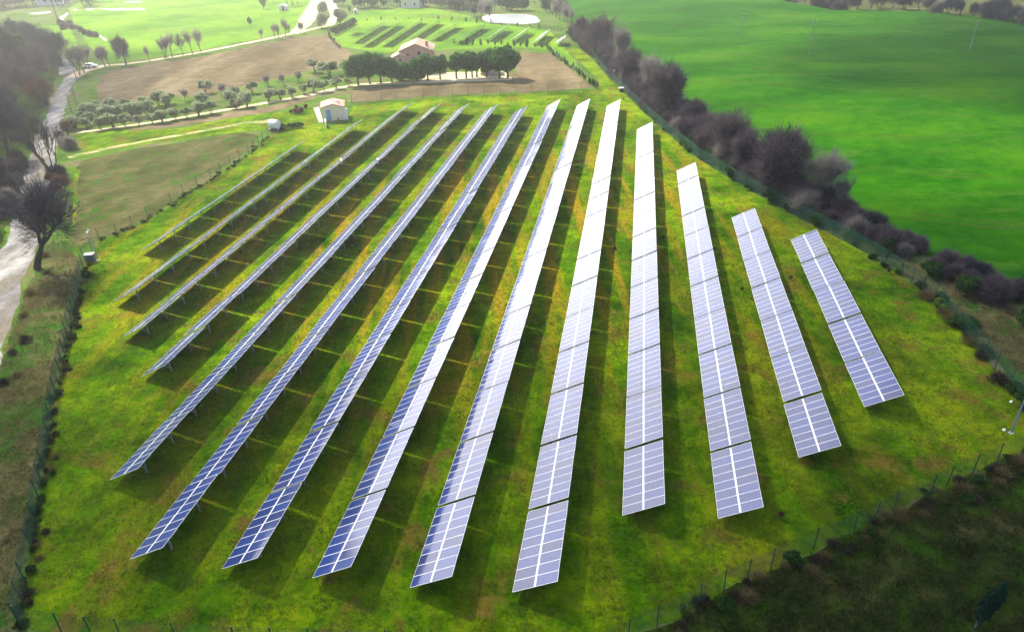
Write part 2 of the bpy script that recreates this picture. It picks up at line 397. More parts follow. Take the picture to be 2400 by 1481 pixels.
def track(name, cl, widths, mat, z, jit=0.15, step=1.5):
    """path of the given width in metres along a pixel centre line"""
    C_ = [at(*p_) for p_ in cl]
    if not hasattr(widths, '__len__'): widths = [widths] * len(C_)
    L, Rr = [], []
    for i, c in enumerate(C_):
        d = (C_[min(i + 1, len(C_) - 1)] - C_[max(i - 1, 0)]).normalized(); nn = Vector((-d.y, d.x, 0))
        L.append(c + nn * widths[i] / 2); Rr.append(c - nn * widths[i] / 2)
    return sheet(name, dens(L, step, jit, False, 1) + dens(Rr, step, jit, False, 2)[::-1], mat, z, step=1e9, jit=0, world_pts=True)

g = MB(); S = 2600
g.add([(-S, -300, 0), (S, -300, 0), (S, 2 * S, 0), (-S, 2 * S, 0)], [(0, 1, 2, 3)])
tag(g.build('ground', M['base']), kind='structure')
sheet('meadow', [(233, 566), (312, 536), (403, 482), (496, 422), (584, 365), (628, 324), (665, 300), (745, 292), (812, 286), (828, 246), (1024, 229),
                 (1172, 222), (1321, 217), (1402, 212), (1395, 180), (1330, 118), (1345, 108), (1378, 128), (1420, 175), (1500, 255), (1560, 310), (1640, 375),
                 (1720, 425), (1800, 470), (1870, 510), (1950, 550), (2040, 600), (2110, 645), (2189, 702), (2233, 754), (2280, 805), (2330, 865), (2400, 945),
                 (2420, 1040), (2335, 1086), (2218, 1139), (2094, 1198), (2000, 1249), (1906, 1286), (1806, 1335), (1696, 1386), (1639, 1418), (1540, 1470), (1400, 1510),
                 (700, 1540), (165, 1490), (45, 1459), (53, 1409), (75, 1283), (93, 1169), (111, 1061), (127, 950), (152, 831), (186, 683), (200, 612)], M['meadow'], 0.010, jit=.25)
sheet('pasture', [(255, 146), (350, 138), (472, 118), (608, 91), (700, 70), (735, 10), (760, -60), (300, -60), (160, 20), (175, 60), (210, 110)], M['pasture'], 0.010)
sheet('pasture', [(0, 62), (160, 60), (180, 100), (200, 150), (150, 130), (100, 70), (0, 50), (-60, 45), (-60, 90)], M['pasture'], 0.010)
sheet('pasture', [(830, 30), (985, 15), (1090, 35), (1130, 52), (1180, 60), (1290, 72), (1400, 208), (1330, 165), (1290, 118), (1210, 112), (1000, 118), (900, 125), (800, 110), (770, 95), (790, 60)], M['pasture'], 0.010)
sheet('brown_field', [(233, 243), (225, 200), (243, 178), (294, 160), (380, 146), (473, 133), (608, 106), (709, 86), (776, 84), (800, 108), (835, 132), (800, 150), (760, 157), (641, 186), (506, 216), (405, 230)], M['plough'], 0.016)
sheet('brown_field', [(189, 378), (300, 352), (405, 337), (574, 310), (600, 318), (596, 340), (540, 382), (472, 420), (403, 476), (312, 530), (232, 562), (165, 582), (160, 500), (185, 420), (180, 395)], M['weedy'], 0.016)
sheet('brown_field', [(815, 240), (838, 205), (1000, 197), (1205, 190), (1212, 122), (1290, 126), (1335, 160), (1392, 205), (1321, 212), (1172, 217), (1024, 224), (860, 238)], M['plough'], 0.016)
sheet('brown_field', [(300, 302), (405, 288), (540, 264), (658, 244), (738, 222), (738, 232), (640, 262), (500, 284), (380, 302), (300, 308)], M['plough'], 0.016)
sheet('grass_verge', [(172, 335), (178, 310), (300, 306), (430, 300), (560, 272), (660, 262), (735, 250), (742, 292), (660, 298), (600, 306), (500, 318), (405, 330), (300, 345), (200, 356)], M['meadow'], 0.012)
sheet('dry_verge', [(1425, 165), (1500, 245), (1560, 300), (1640, 365), (1720, 415), (1800, 460), (1870, 500), (1950, 540), (2040, 590), (2110, 635), (2189, 690), (2240, 745), (2290, 800), (2340, 860), (2440, 960),
                    (2560, 860), (2440, 760), (2350, 705), (2190, 630), (2040, 565), (1890, 492), (1760, 402), (1640, 318), (1540, 235), (1450, 165)], M['dry'], 0.008)
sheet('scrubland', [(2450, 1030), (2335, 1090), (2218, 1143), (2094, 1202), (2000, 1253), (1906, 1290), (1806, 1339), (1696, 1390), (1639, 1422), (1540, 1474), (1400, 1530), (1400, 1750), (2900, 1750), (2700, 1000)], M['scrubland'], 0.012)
sheet('dry_verge', [(120, 950), (146, 831), (180, 683), (190, 612), (160, 590), (130, 560), (110, 580), (80, 640), (40, 760), (0, 850), (-60, 1000), (-60, 1500), (40, 1500), (60, 1283), (80, 1169), (100, 1061)], M['dry'], 0.006)
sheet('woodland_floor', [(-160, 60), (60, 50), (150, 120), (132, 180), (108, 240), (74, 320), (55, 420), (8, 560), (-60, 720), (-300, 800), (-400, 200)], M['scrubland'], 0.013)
# gravel road, its fork and the tracks
ribbon('road', [(-150, 900), (-60, 740), (-25, 640), (12, 575), (35, 480), (66, 395), (73, 352), (81, 322), (112, 271), (119, 231), (140, 202), (150, 188), (122, 150), (118, 128)],
       [(-20, 900), (0, 836), (34, 740), (67, 619), (92, 560), (110, 480), (128, 401), (137, 322), (150, 271), (157, 235), (168, 200), (188, 178), (165, 150), (140, 128)], M['gravel'], 0.020, jit=.35)
track('path', [(170, 182), (195, 168), (246, 154), (294, 151), (351, 143), (472, 123), (608, 96), (690, 78), (712, 60), (722, 44), (743, 10), (750, -30)], [4, 4, 3.4, 3, 2.6, 2.6, 3, 4, 6, 8, 8, 8], M['path'], 0.024)
track('path', [(690, 80), (735, 68), (773, 60), (786, 34), (776, 10), (770, -30)], [3, 3, 3.5, 4.5, 5, 5], M['path'], 0.028)
track('path', [(160, 370), (243, 350), (337, 332), (440, 314), (574, 289), (640, 284)], [2, 1.8, 1.6, 1.6, 2, 4], M['path_grass'], 0.024)
track('path', [(179, 312), (240, 304), (304, 295), (405, 280), (540, 256), (658, 236), (738, 221), (800, 206), (840, 199), (1000, 192), (1200, 185)], [1.6, 1.6, 1.6, 1.8, 2, 2.4, 2.6, 3, 3, 4, 4], M['path'], 0.024)
sheet('courtyard', [(990, 190), (1190, 184), (1190, 168), (1060, 170), (1000, 176)], M['path'], 0.030)
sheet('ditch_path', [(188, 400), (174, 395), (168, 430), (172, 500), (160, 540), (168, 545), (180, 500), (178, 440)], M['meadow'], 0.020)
# pond
pond = [at(x, y) for x, y in [(1128, 41), (1140, 36), (1180, 33.5), (1232, 33.5), (1256, 40), (1265, 49), (1256, 55), (1225, 57.5), (1190, 56), (1152, 54), (1134, 49)]]
sheet('pond', pond, M['water'], 0.022, world_pts=True, jit=.5, step=2)
for i, q in enumerate([[(62, 32), (120, 27), (118, 31), (88, 35)], [(170, 22), (182, 22), (180, 26), (172, 26)], [(200, 19), (216, 19), (222, 24), (204, 27)], [(232, 21), (335, 20), (340, 24), (260, 25)],
                       [(140, 40), (150, 36), (156, 30), (161, 32), (152, 42), (145, 48)], [(232, 84), (243, 88), (252, 96), (246, 96)], [(292, 5), (330, 4), (333, 7), (296, 7)]]):
    sheet('puddle', q, M['water'], 0.030, step=1.5, jit=.4)
# green crop field on the gentle slope right of the hedge
Hp = [at(x, y) for x, y in [(1225, -45), (1300, 5), (1345, 60), (1400, 100), (1490, 180), (1590, 258), (1700, 340), (1820, 425), (1960, 505), (2110, 575), (2270, 640), (2420, 712), (2700, 860)]]
Cp = [at(x, y) for x, y in [(1420, -110), (1550, -75), (1660, -45), (1780, -8), (1840, 8), (1900, 18), (1960, 27), (2050, 27), (2150, 27), (2250, 36), (2400, 56), (2600, 95), (2900, 170)]]
def lerp_poly(P_, t):
    k = t * (len(P_) - 1); i = min(int(k), len(P_) - 2); return P_[i].lerp(P_[i + 1], k - i)
def swell(x, y):
    return 1.5 * math.sin(x / 31 + y / 90) * math.sin(y / 44 + 0.6) + 1.2 * math.sin(x / 67 - y / 53 + 1.0) + 0.35 * math.sin(x / 13 + 1) * math.sin(y / 17) + 1.6
cv, cf = [], []; NT, NS = 120, 70
for i in range(NT + 1):
    for j in range(NS + 1):
        s_ = j / NS; p_ = lerp_poly(Hp, i / NT).lerp(lerp_poly(Cp, i / NT), s_)
        w_ = min(1, s_ / 0.15) ** 1.5 * min(1, (1 - s_) / 0.10)
        cv.append((p_.x, p_.y, 0.014 + max(0, swell(p_.x, p_.y)) * w_))
for i in range(NT):
    for j in range(NS):
        a = i * (NS + 1) + j; cf.append((a, a + NS + 1, a + NS + 2, a + 1))
crop_me = bpy.data.meshes.new('crop_field'); crop_me.from_pydata(cv, [], cf); crop_me.materials.append(M['crop'])
crop_me.update()
for p_ in crop_me.polygons:
    if p_.normal.z < 0: p_.flip()
for p_ in crop_me.polygons: p_.use_smooth = True
tag(link('crop_field', crop_me), kind='structure')
CROP = BVHTree.FromPolygons([Vector(v) for v in cv], cf)
def at_crop(x, y):
    r = ray(x, y); h = CROP.ray_cast(Vector((0, 0, CAM_H)), r.normalized())
    return h[0] if h[0] is not None else at(x, y)
sheet('far_field', [(1770, -8), (1840, 4), (1960, 20), (2150, 20), (2400, 48), (2700, 100), (2900, -60), (1900, -140)], M['weedy'], 0.010)

# low hills all round the horizon
hv, hf = [], []; NA, NR = 96, 9
for i in range(NA + 1):
    a = R(-115 + 230 * i / NA)
    for j in range(NR + 1):
        t = j / NR; d = 620 + 1100 * t
        prof = math.sin(math.pi * min(1, t * 0.62 + 0.0)) if t < 1 else 0
        h = prof * (24 + 9 * math.sin(a * 5 + 1) + 6 * math.sin(a * 11 + t * 3) + 3 * math.sin(a * 23))
        if j == 0: h = -0.5
        hv.append((math.sin(a) * d, math.cos(a) * d, h))
for i in range(NA):
    for j in range(NR):
        q = i * (NR + 1) + j; hf.append((q, q + 1, q + NR + 2, q + NR + 1))
hm = bpy.data.meshes.new('hills'); hm.from_pydata(hv, [], hf); hm.materials.append(plain('dark wooded hillside', (.016, .03, .02), .95, var=.3, vscale=.02)); hm.update()
for p_ in hm.polygons:
    p_.use_smooth = True
    if p_.normal.z < 0: p_.flip()
tag(link('hills', hm), kind='structure')

# ------------------------------------------------------------------ solar tables
D1 = Vector((math.sin(ROW_AZ), math.cos(ROW_AZ), 0)); D2 = Vector((math.cos(ROW_AZ), -math.sin(ROW_AZ), 0))
TILT = 0.4877283; W = 3.34; Z0 = 0.6
ORD = ['', 'first', 'second', 'third', 'fourth', 'fifth', 'sixth', 'seventh', 'eighth', 'ninth', 'tenth', 'eleventh', 'twelfth', 'thirteenth', 'fourteenth',
       'fifteenth', 'sixteenth', 'seventeenth', 'eighteenth', 'nineteenth', 'twentieth']
# one module: x along the row, y up the slope, lying in its own plane; glass and aluminium frame
ML, MW = 0.90, 1.62
def module_mb(mb, x0, x1, y0, y1, zt=0.035, fr=0.022):
    mb.add([(x0, y0, 0), (x1, y0, 0), (x1, y1, 0), (x0, y1, 0), (x0, y0, zt), (x1, y0, zt), (x1, y1, zt), (x0, y1, zt),
            (x0 + fr, y0 + fr, zt), (x1 - fr, y0 + fr, zt), (x1 - fr, y1 - fr, zt), (x0 + fr, y1 - fr, zt)],
           [(0, 1, 5, 4), (1, 2, 6, 5), (2, 3, 7, 6), (3, 0, 4, 7), (4, 5, 9, 8), (5, 6, 10, 9), (6, 7, 11, 10), (7, 4, 8, 11)], 1)
    mb.add([(x0 + fr, y0 + fr, zt - .004), (x1 - fr, y0 + fr, zt - .004), (x1 - fr, y1 - fr, zt - .004), (x0 + fr, y1 - fr, zt - .004)], [(0, 1, 2, 3)], 0)
    mb.add([(x0, y0, 0), (x0, y1, 0), (x1, y1, 0), (x1, y0, 0)], [(0, 1, 2, 3)], 2)
PM = [M['glass'], M['frame'], M['back']]
mb = MB(); module_mb(mb, -0.446, 0.446, 0, 1.62); MODULE = mb.mesh('solar_module', PM)
mb = MB()
for k in range(8):
    for r_ in range(2):
        x0 = (k - 4) * 0.90 + 0.004; y0 = r_ * 1.72
        module_mb(mb, x0, x0 + 0.892, y0, y0 + 1.62)
FIELD = mb.mesh('module_field', PM)
mb = MB()
for y in (0.35, 1.25, 1.68, 2.1, 2.95): mb.box((0, y, -0.045), (7.1, 0.06, 0.07))
mb.box((0, 1.67, 0.014), (7.18, 0.09, 0.03), 1)
RAIL = mb.mesh('mounting_rail', [M['steel'], M['frame']])
ct, st_ = math.cos(TILT), math.sin(TILT)
def support_mesh():
    # in table space: x along row, y across (low side 0), z up from the ground
    mb = MB()
    yh, yl = 2.15 * ct, 0.75 * ct
    zh, zl = Z0 + 2.15 * st_ - 0.1, Z0 + 0.75 * st_ - 0.1
    mb.box((0, yh, zh / 2 - 0.1), (0.13, 0.10, zh + 0.2))
    mb.tube([(0, yh, 0.55), (0, yl, zl)], 0.045, 4)
    c = Vector((0, (0.15 + 3.15) / 2 * ct, Z0 + (0.15 + 3.15) / 2 * st_ - 0.14))
    mb.box(c, (0.09, 3.0, 0.12), 0, Matrix.Rotation(TILT, 3, 'X'))
    return mb.mesh('support_post', M['steel'])
SUPPORT = support_mesh()
def make_table(detail):
    t = empty('solar_table'); KIDS[t.name] = []
    tiltM = Matrix.Rotation(TILT, 4, 'X')
    if detail:
        for r_ in range(2):
            for k in range(8):
                o = bpy.data.objects.new('solar_module', MODULE); COL.objects.link(o)
                o.location = (0, r_ * 1.72 * ct, Z0 + r_ * 1.72 * st_); o.location.x = (k - 3.5) * 0.90
                o.rotation_euler = (TILT, 0, 0); adopt(t, o)
    else:
        o = bpy.data.objects.new('module_field', FIELD); COL.objects.link(o); o.location = (0, 0, Z0); o.rotation_euler = (TILT, 0, 0); adopt(t, o)
    o = bpy.data.objects.new('mounting_rail', RAIL); COL.objects.link(o); o.location = (0, 0, Z0); o.rotation_euler = (TILT, 0, 0); adopt(t, o)
    for x in (-1.85, 1.85):
        o = bpy.data.objects.new('support_post', SUPPORT); COL.objects.link(o); o.location = (x, 0, 0); adopt(t, o)
    return t
PROTO = {True: make_table(True), False: make_table(False)}; USED = {True: False, False: False}
ML_LIST = [30.9, 38.4, 45.8, 53.1, 60.3, 67.5, 75.0, 82.4, 89.8, 96.9, 104.0, 111.1, 117.7, 124.6, 131.3, 138.0, 144.9, 151.5, 158.2, 165.0]
def Mf(i):
    if i < 0: return ML_LIST[0] + i * 7.4
    if i >= 19: return ML_LIST[-1] + (i - 19) * 6.8
    k = int(i); return ML_LIST[k] + (ML_LIST[k + 1] - ML_LIST[k]) * (i - k)
def Mi(d):
    if d < ML_LIST[0]: return (d - ML_LIST[0]) / 7.4
    for k in range(19):
        if d <= ML_LIST[k + 1]: return k + (d - ML_LIST[k]) / (ML_LIST[k + 1] - ML_LIST[k])
    return 19 + (d - ML_LIST[-1]) / 6.8
ROWS = [(-64.8, 78.7, 127.3), (-58.9, 64.8, 143.3), (-52.8, 57.6, 159.9), (-46.1, 51.1, 159.5), (-39.5, 37.0, 158.7), (-32.8, 29.8, 159.0), (-26.0, 30.0, 157.7),
        (-19.4, 30.1, 164.5), (-12.7, 30.3, 165.0), (-5.9, 30.9, 165.2), (1.0, 38.8, 145.7), (7.9, 39.4, 119.8), (14.85, 47.1, 99.3), (21.75, 54.8, 92.1)]
rg = random.Random(3)
TABLE_POS = []
for ri, (d2, a, b_) in enumerate(ROWS, 1):
    i0, i1 = Mi(a), Mi(b_); n = int(round(i1 - i0))
    for k in range(n):
        s0 = Mf(i0 + (i1 - i0) * k / n); s1 = Mf(i0 + (i1 - i0) * (k + 1) / n)
        mid = (s0 + s1) / 2; L = s1 - s0
        detail = mid < 104
        p_ = D1 * mid + D2 * d2
        if not USED[detail]: t = PROTO[detail]; USED[detail] = True
        else: t = copy_tree(PROTO[detail])
        j = 0.16 if ri in (3, 4, 5) else 0.06
        t.location = (p_.x, p_.y, rg.uniform(-j, j) - 0.02)
        # local x -> D1, local y -> D2 needs a mirrored frame, so x runs back along the row
        t.rotation_euler = (rg.uniform(-R(.35), R(.35)), rg.uniform(-R(.25), R(.25)), math.atan2(-D1.y, -D1.x) + rg.uniform(-R(.25), R(.25)))
        t.scale.x = (L - 0.27) / 7.19
        for ch in children(t):
            if ch.name.startswith('solar_module'):
                ch.rotation_euler = (TILT + rg.gauss(0, R(.28)), rg.gauss(0, R(.22)), 0)
        look = 'blue' if ri < 8 else ('half glinting' if ri == 8 and k < 9 else 'white glinting')
        pos = 'nearest' if k == 0 else ('farthest' if k == n - 1 else ORD[k + 1] + ' from the near end')
        row = 'leftmost row' if ri == 1 else ('rightmost row' if ri == 14 else ORD[ri] + ' row from the left')
        if pos in ('nearest', 'farthest'): lab = f'{look} solar table at the {"near" if k == 0 else "far"} end of the {row}'
        else: lab = f'{look} solar table, {pos} of the {row}'
        tag(t, lab, 'solar panel table', 'solar tables in long rows in the fenced field')
        TABLE_POS.append((ri, k, t.location.copy()))

# small inverter boxes hung under the far parts of the left rows
for (x, y, ro) in [(719, 396, 'second'), (801, 391, 'third'), (887, 391, 'fourth')]:
    p_ = at(x, y, 0); t = empty('inverter_box', p_, ROW_AZ)
    MB().box((0, 0, 1.05), (0.25, 0.9, 0.7)).build('cabinet', M['white'], t)
    MB().box((0, 0, 0.35), (0.08, 0.08, 0.7)).box((0.1, 0.2, 0.2), (0.3, 0.3, 0.4), 1).build('post', [M['steel'], M['redplastic']], t)
    tag(t, f'small white electrical box under the {ro} solar row from the left', 'electrical box', 'white boxes under the left solar rows')

# distant array: each row one thing
FAR = [((816, 81), (846, 63)), ((823, 99), (905, 48)), ((846, 107), (940, 49)), ((892, 106), (993, 42)), ((954, 94), (1034, 44)), ((1006, 93), (1078, 52)),
       ((1065, 100), (1140, 54.5)), ((1139, 94.5), (1193, 59)), ((1196, 97), (1242, 65)), ((1248, 103), (1289, 70)), ((1302, 105), (1325, 85))]
for i, (a, b_) in enumerate(FAR):
    A = at(a[0], a[1], 0.6); B = at(b_[0], b_[1], 2.1); A.z = B.z = 0; B -= D2 * 2.6
    d = (B - A); L = d.length; d.normalize(); ang = math.atan2(-d.y, -d.x)
    t = empty('solar_panel_row', (A + B) / 2, ang)
    mb = MB(); nm = max(3, int(L / 1.0))
    for k in range(nm):
        for r_ in range(2):
            x0 = -L / 2 + k * L / nm; module_mb(mb, x0, x0 + L / nm - .01, r_ * 1.72, r_ * 1.72 + 1.62, fr=.07)
    o = mb.build('panel_surface', PM, t, (0, 0, 0.9)); o.rotation_euler = (TILT, 0, 0)
    nl = int(L / 3.6)
    for k in range(nl + 1):
        x = -L / 2 + 0.5 + k * (L - 1) / max(1, nl)
        MB().box((x, 2.15 * ct, 0.9), (0.14, 0.12, 1.9)).tube([(x, 2.1 * ct, 0.7), (x, 0.7 * ct, 1.15)], 0.05, 4).build('leg', M['steel'], t)
    nm_ = 'leftmost' if i == 0 else ('rightmost and shortest' if i == 10 else ORD[i + 1] + ' from the left')
    tag(t, f'{nm_} panel row in the small distant array behind the farmhouse', 'solar panel row', 'panel rows of the distant array')

# ------------------------------------------------------------------ fences
def fence(name, pts, label, h=2.0, spacing=2.5, wires=True, w=0.010, pitch=0.16):
    P_ = dens(pts, spacing, 0, False); t = empty(name, P_[0]); o0 = P_[0]
    posts = P_[:100]
    pm = MB().tube([(0, 0, -0.1), (0, 0, h + .08)], 0.045, 5).mesh('post', M['fencepost'])
    for q in posts:
        o = link('post', pm, None, q - o0); adopt(t, o); o.rotation_euler = (rg.uniform(-.03, .03), rg.uniform(-.03, .03), 0)
    # wires
    V_, Q = [], []
    faces = []
    for a, b_ in zip(P_[:-1], P_[1:]):
        d = b_ - a; L = d.length
        if L < 1e-3: continue
        d.normalize(); n_ = Vector((-d.y, d.x, 0)) * w
        k = int(L / pitch)
        for j in range(k):
            p_ = a + d * (j * L / k) - o0
            e = d * w
            faces.append([p_ - e, p_ + e, p_ + e + Vector((0, 0, h)), p_ - e + Vector((0, 0, h))])
        nh = int(h / pitch)
        for j in range(nh + 1):
            z = Vector((0, 0, 0.03 + j * (h - .03) / nh)); e = Vector((0, 0, w))
            pa, pb = a - o0 + z, b_ - o0 + z
            faces.append([pa - e, pb - e, pb + e, pa + e])
    me = np_quads('wire_mesh', np.array([[tuple(c) for c in f] for f in faces]), M['greenwire'])
    o = link('wire_mesh', me); adopt(t, o)
    tag(t, label, 'fence'); return t
fr_pts = [at(*p_) for p_ in [(1345, 90), (1378, 125), (1420, 175), (1500, 255), (1560, 310), (1640, 375), (1720, 425), (1800, 470), (1870, 510), (1950, 550), (2040, 600), (2110, 645)]]
fence('wire_fence', fr_pts, 'long green wire fence between the right side of the panels and the bare hedge', spacing=2.4, w=.02)
fence('wire_fence', [at(*p_) for p_ in [(2110, 645), (2189, 702), (2204, 719), (2233, 754), (2280, 808), (2330, 868), (2400, 948), (2460, 1010)]], 'green wire fence curving down past the rightmost panel row to the frame edge', spacing=1.9)
fence('wire_fence', [at(*p_) for p_ in [(2460, 1022), (2400, 1052), (2335, 1086), (2218, 1139), (2178, 1161), (2094, 1198), (2000, 1249), (1906, 1286), (1806, 1335), (1696, 1386), (1639, 1418), (1540, 1470), (1400, 1535)]],
      'green wire fence between the meadow and the dark scrub at bottom right', spacing=2.0)
fence('wire_fence', [at(*p_) for p_ in [(1400, 1535), (1000, 1530), (559, 1518), (417, 1508), (287, 1500), (219, 1494), (147, 1486), (52, 1470)]], 'green wire fence along the bottom edge of the meadow', spacing=2.1)
fence('wire_fence', [at(*p_) for p_ in [(52, 1470), (45, 1459), (53, 1409), (61, 1364), (75, 1283), (93, 1169), (111, 1061), (127, 950), (152, 831), (169, 754), (186, 683), (200, 614)]], 'green wire fence down the left edge of the meadow beside the gravel road', spacing=1.9, w=.022)
fence('wire_fence', [at(*p_) for p_ in [(200, 614), (234, 566), (276, 556), (312, 536), (348, 514), (403, 482), (432, 460), (496, 422), (540, 388), (584, 365), (628, 324), (650, 308)]], 'thin wire fence with climbing weeds between the weedy field and leftmost panel row', spacing=3.0, pitch=.22)
fence('wire_fence', [at(*p_) for p_ in [(825, 245), (930, 236), (1024, 229), (1172, 221.5), (1321, 216), (1402, 211)]], 'pale wire fence below the brown field in front of the conifer row', spacing=3.2, pitch=.22, h=2.2)
fence('wire_fence', [at(*p_) for p_ in [(1402, 211), (1396, 195), (1345, 155), (1300, 122), (1283, 112), (1180, 108)]], 'low wire fence behind the row of small cone shrubs beside the brown field', spacing=3.2, pitch=.25, h=1.5)
fence('wire_fence', [at(*p_) for p_ in [(880, 47), (985, 42), (1060, 47), (1150, 57), (1240, 64), (1300, 71), (1345, 90)]], 'distant wire fence between the far array and the pond', spacing=3.5, pitch=.25, h=1.6)

# ------------------------------------------------------------------ vegetation
def strips(starts, dirs, lens, wid, rgn):
    """thin tapering slivers as triangles"""
    n = len(starts); rnd = rgn.normal(size=(n, 3)); side = np.cross(dirs, rnd); side /= np.linalg.norm(side, axis=1)[:, None] + 1e-9
    P_ = np.empty((n, 3, 3)); P_[:, 0] = starts - side * wid[:, None] / 2; P_[:, 1] = starts + side * wid[:, None] / 2; P_[:, 2] = starts + dirs * lens[:, None]
    return P_
def bare_tree(seed, h=10, spread=0.45, levels=4, twigs=5200, trunk_h=0.22, stems=1, twig_mat='twig', bark='bark', twig_len=0.9, twig_w=0.035, lean=0.0, upright=.45, leafbits=0, dome=(.52, 1.0, .5)):
    """tree meshes of height h standing at the origin: (trunk mesh, crown mesh)"""
    rgn = np.random.default_rng(seed); rr = random.Random(seed)
    mb = MB(); tips = []
    def grow(p, d, L, r, lev):
        pts = [p]; q = p.copy(); dd = d.copy(); k = 3
        for i in range(k):
            dd = (dd + Vector((rr.gauss(0, .13), rr.gauss(0, .13), rr.gauss(0, .08) + 0.06))).normalized(); q = q + dd * L / k; pts.append(q.copy())
        mb.tube(pts, [r * (1 - .42 * i / k) for i in range(k + 1)], 5 if lev < 2 else 3, cap=False)
        if lev >= 2: tips.extend([(pts[i], (pts[i] - pts[i - 1]).normalized(), lev) for i in range(1, k + 1)])
        if lev >= levels: return
        nb = rr.choice([3, 4]) if lev < levels - 1 else 4
        for i in range(nb):
            az = 2 * math.pi * (i + rr.random() * .7) / nb; tl = spread * rr.uniform(.65, 1.25) * (1.1 if lev == 0 else 1)
            a = dd.cross(Vector((0.3, 0.9, 0.2))).normalized(); b2 = dd.cross(a)
            nd = (dd * math.cos(tl) + (a * math.cos(az) + b2 * math.sin(az)) * math.sin(tl) + Vector((0, 0, upright * .4))).normalized()
            st = pts[-1] if i else q
            st = pts[rr.choice([2, 3])] if lev > 0 else pts[3]
            grow(st.copy(), nd, L * rr.uniform(.5, .98), r * .55, lev + 1)
    for s in range(stems):
        a = rr.uniform(0, 6.28); o = Vector((math.cos(a), math.sin(a), 0)) * (.25 * (stems > 1))
        grow(o, Vector((math.cos(a) * .28 * (stems > 1) + lean, math.sin(a) * .28 * (stems > 1), 1)).normalized(), h * trunk_h, h * .022 / math.sqrt(stems), 0)
    T = np.array([tuple(t[0]) for t in tips]); Dn = np.array([tuple(t[1]) for t in tips])
    idx = rgn.integers(0, len(T), twigs)
    dr = Dn[idx] + rgn.normal(size=(twigs, 3)) * .55 + np.array([0, 0, .25]); dr /= np.linalg.norm(dr, axis=1)[:, None]
    st = T[idx] + rgn.normal(size=(twigs, 3)) * .22 * h / 10
    # the outer haze of fine twigs fills an uneven dome round the limbs
    zt = T[:, 2].max(); zc = zt * dome[0]; rxy = dome[1] * np.percentile(np.hypot(T[:, 0] - T[:, 0].mean(), T[:, 1] - T[:, 1].mean()), 85); rz = (zt - zc) * 1.05
    m_ = int(twigs * dome[2]); u = rgn.normal(size=(m_, 3)); u /= np.linalg.norm(u, axis=1)[:, None]; u[:, 2] = np.where(u[:, 2] < -.55, -u[:, 2], u[:, 2])
    lump = .95 + .28 * np.sin(u[:, 0] * 5 + seed) * np.sin(u[:, 1] * 6 + seed * 2) + .16 * np.sin(u[:, 2] * 9 + u[:, 0] * 7)
    rad = (rgn.random(m_) ** .55) * lump
    st[:m_] = np.c_[T[:, 0].mean() + u[:, 0] * rad * rxy, T[:, 1].mean() + u[:, 1] * rad * rxy, zc + u[:, 2] * rad * rz]
    dd_ = u * np.array([1, 1, .9]) + rgn.normal(size=(m_, 3)) * .38 + np.array([0, 0, .45]); dr[:m_] = dd_ / np.linalg.norm(dd_, axis=1)[:, None]
    lens = twig_len * h / 10 * rgn.uniform(.5, 1.5, twigs); wd = np.full(twigs, twig_w) * rgn.uniform(.6, 1.3, twigs); big_ = rgn.random(twigs) < .10; wd[big_] *= 1.9; lens[big_] *= 1.15
    P_ = strips(st, dr, lens, wd, rgn)
    zmax = P_[:, :, 2].max(); k = h / zmax
    P_ *= k
    for v in mb.v: v *= k
    return mb.mesh('trunk', M[bark]), np_quads('crown', P_, M[twig_mat])
def leaf_cloud(seed, n, rx, rz, zc, size, mat, clumps=14, shape='round', inner=.35):
    rgn = np.random.default_rng(seed)
    cc = rgn.normal(size=(clumps, 3)); cc /= np.linalg.norm(cc, axis=1)[:, None]; cc *= rgn.uniform(inner, .72, clumps)[:, None]
    cr = rgn.uniform(.28, .5, clumps)
    k = rgn.integers(0, clumps, n); p_ = rgn.normal(size=(n, 3)); p_ /= np.linalg.norm(p_, axis=1)[:, None]
    p_ = cc[k] + p_ * (cr[k] * rgn.uniform(.6, 1.05, n))[:, None]
    if shape == 'cone': p_[:, :2] *= np.clip(1.15 - (p_[:, 2:3] + 1) * .5, .08, 1)
    p_[:, :2] *= rx; p_[:, 2] = p_[:, 2] * rz + zc
    a = rgn.normal(size=(n, 3)); a /= np.linalg.norm(a, axis=1)[:, None]; b2 = np.cross(a, rgn.normal(size=(n, 3))); b2 /= np.linalg.norm(b2, axis=1)[:, None]
    s1 = size * rgn.uniform(.5, 1.4, n)[:, None]; a = a * s1; b2 = b2 * s1 * .5
    P_ = np.stack([p_ - a, p_ - b2, p_ + a, p_ + b2], axis=1); P_[:, :, 2] = np.maximum(P_[:, :, 2], 0.02)
    return np_quads('crown', P_, mat)
def leafy_tree(seed, h, rx, crown_lo, mat, n=5000, size=.22, shape='round', clumps=16, bark='bark', stems=1):
    rz = h * (1 - crown_lo) / 2 / .98; zc = h * crown_lo + rz
    rr = random.Random(seed); mb = MB()
    for s in range(stems):
        a = rr.uniform(0, 6.28); dx, dy = math.cos(a) * .25 * (stems > 1), math.sin(a) * .25 * (stems > 1)
        mb.tube([(dx * .5, dy * .5, -.05), (dx, dy, h * .3), (dx * 2 + rr.uniform(-.1, .1), dy * 2, h * .6), (dx * 2.5, dy * 2.5, h * .86)], [h * .024, h * .018, h * .012, h * .004], 6)
        for i in range(6):
            z = h * rr.uniform(crown_lo * .8 + .1, .75); b2 = rr.uniform(0, 6.28)
            mb.tube([(dx, dy, z), (dx + math.cos(b2) * rx * .7, dy + math.sin(b2) * rx * .7, z + h * .12)], [h * .009, h * .003], 4)
    return mb.mesh('trunk', M[bark]), leaf_cloud(seed, n, rx, rz, zc, size, mat, clumps, shape)
LIB = {}
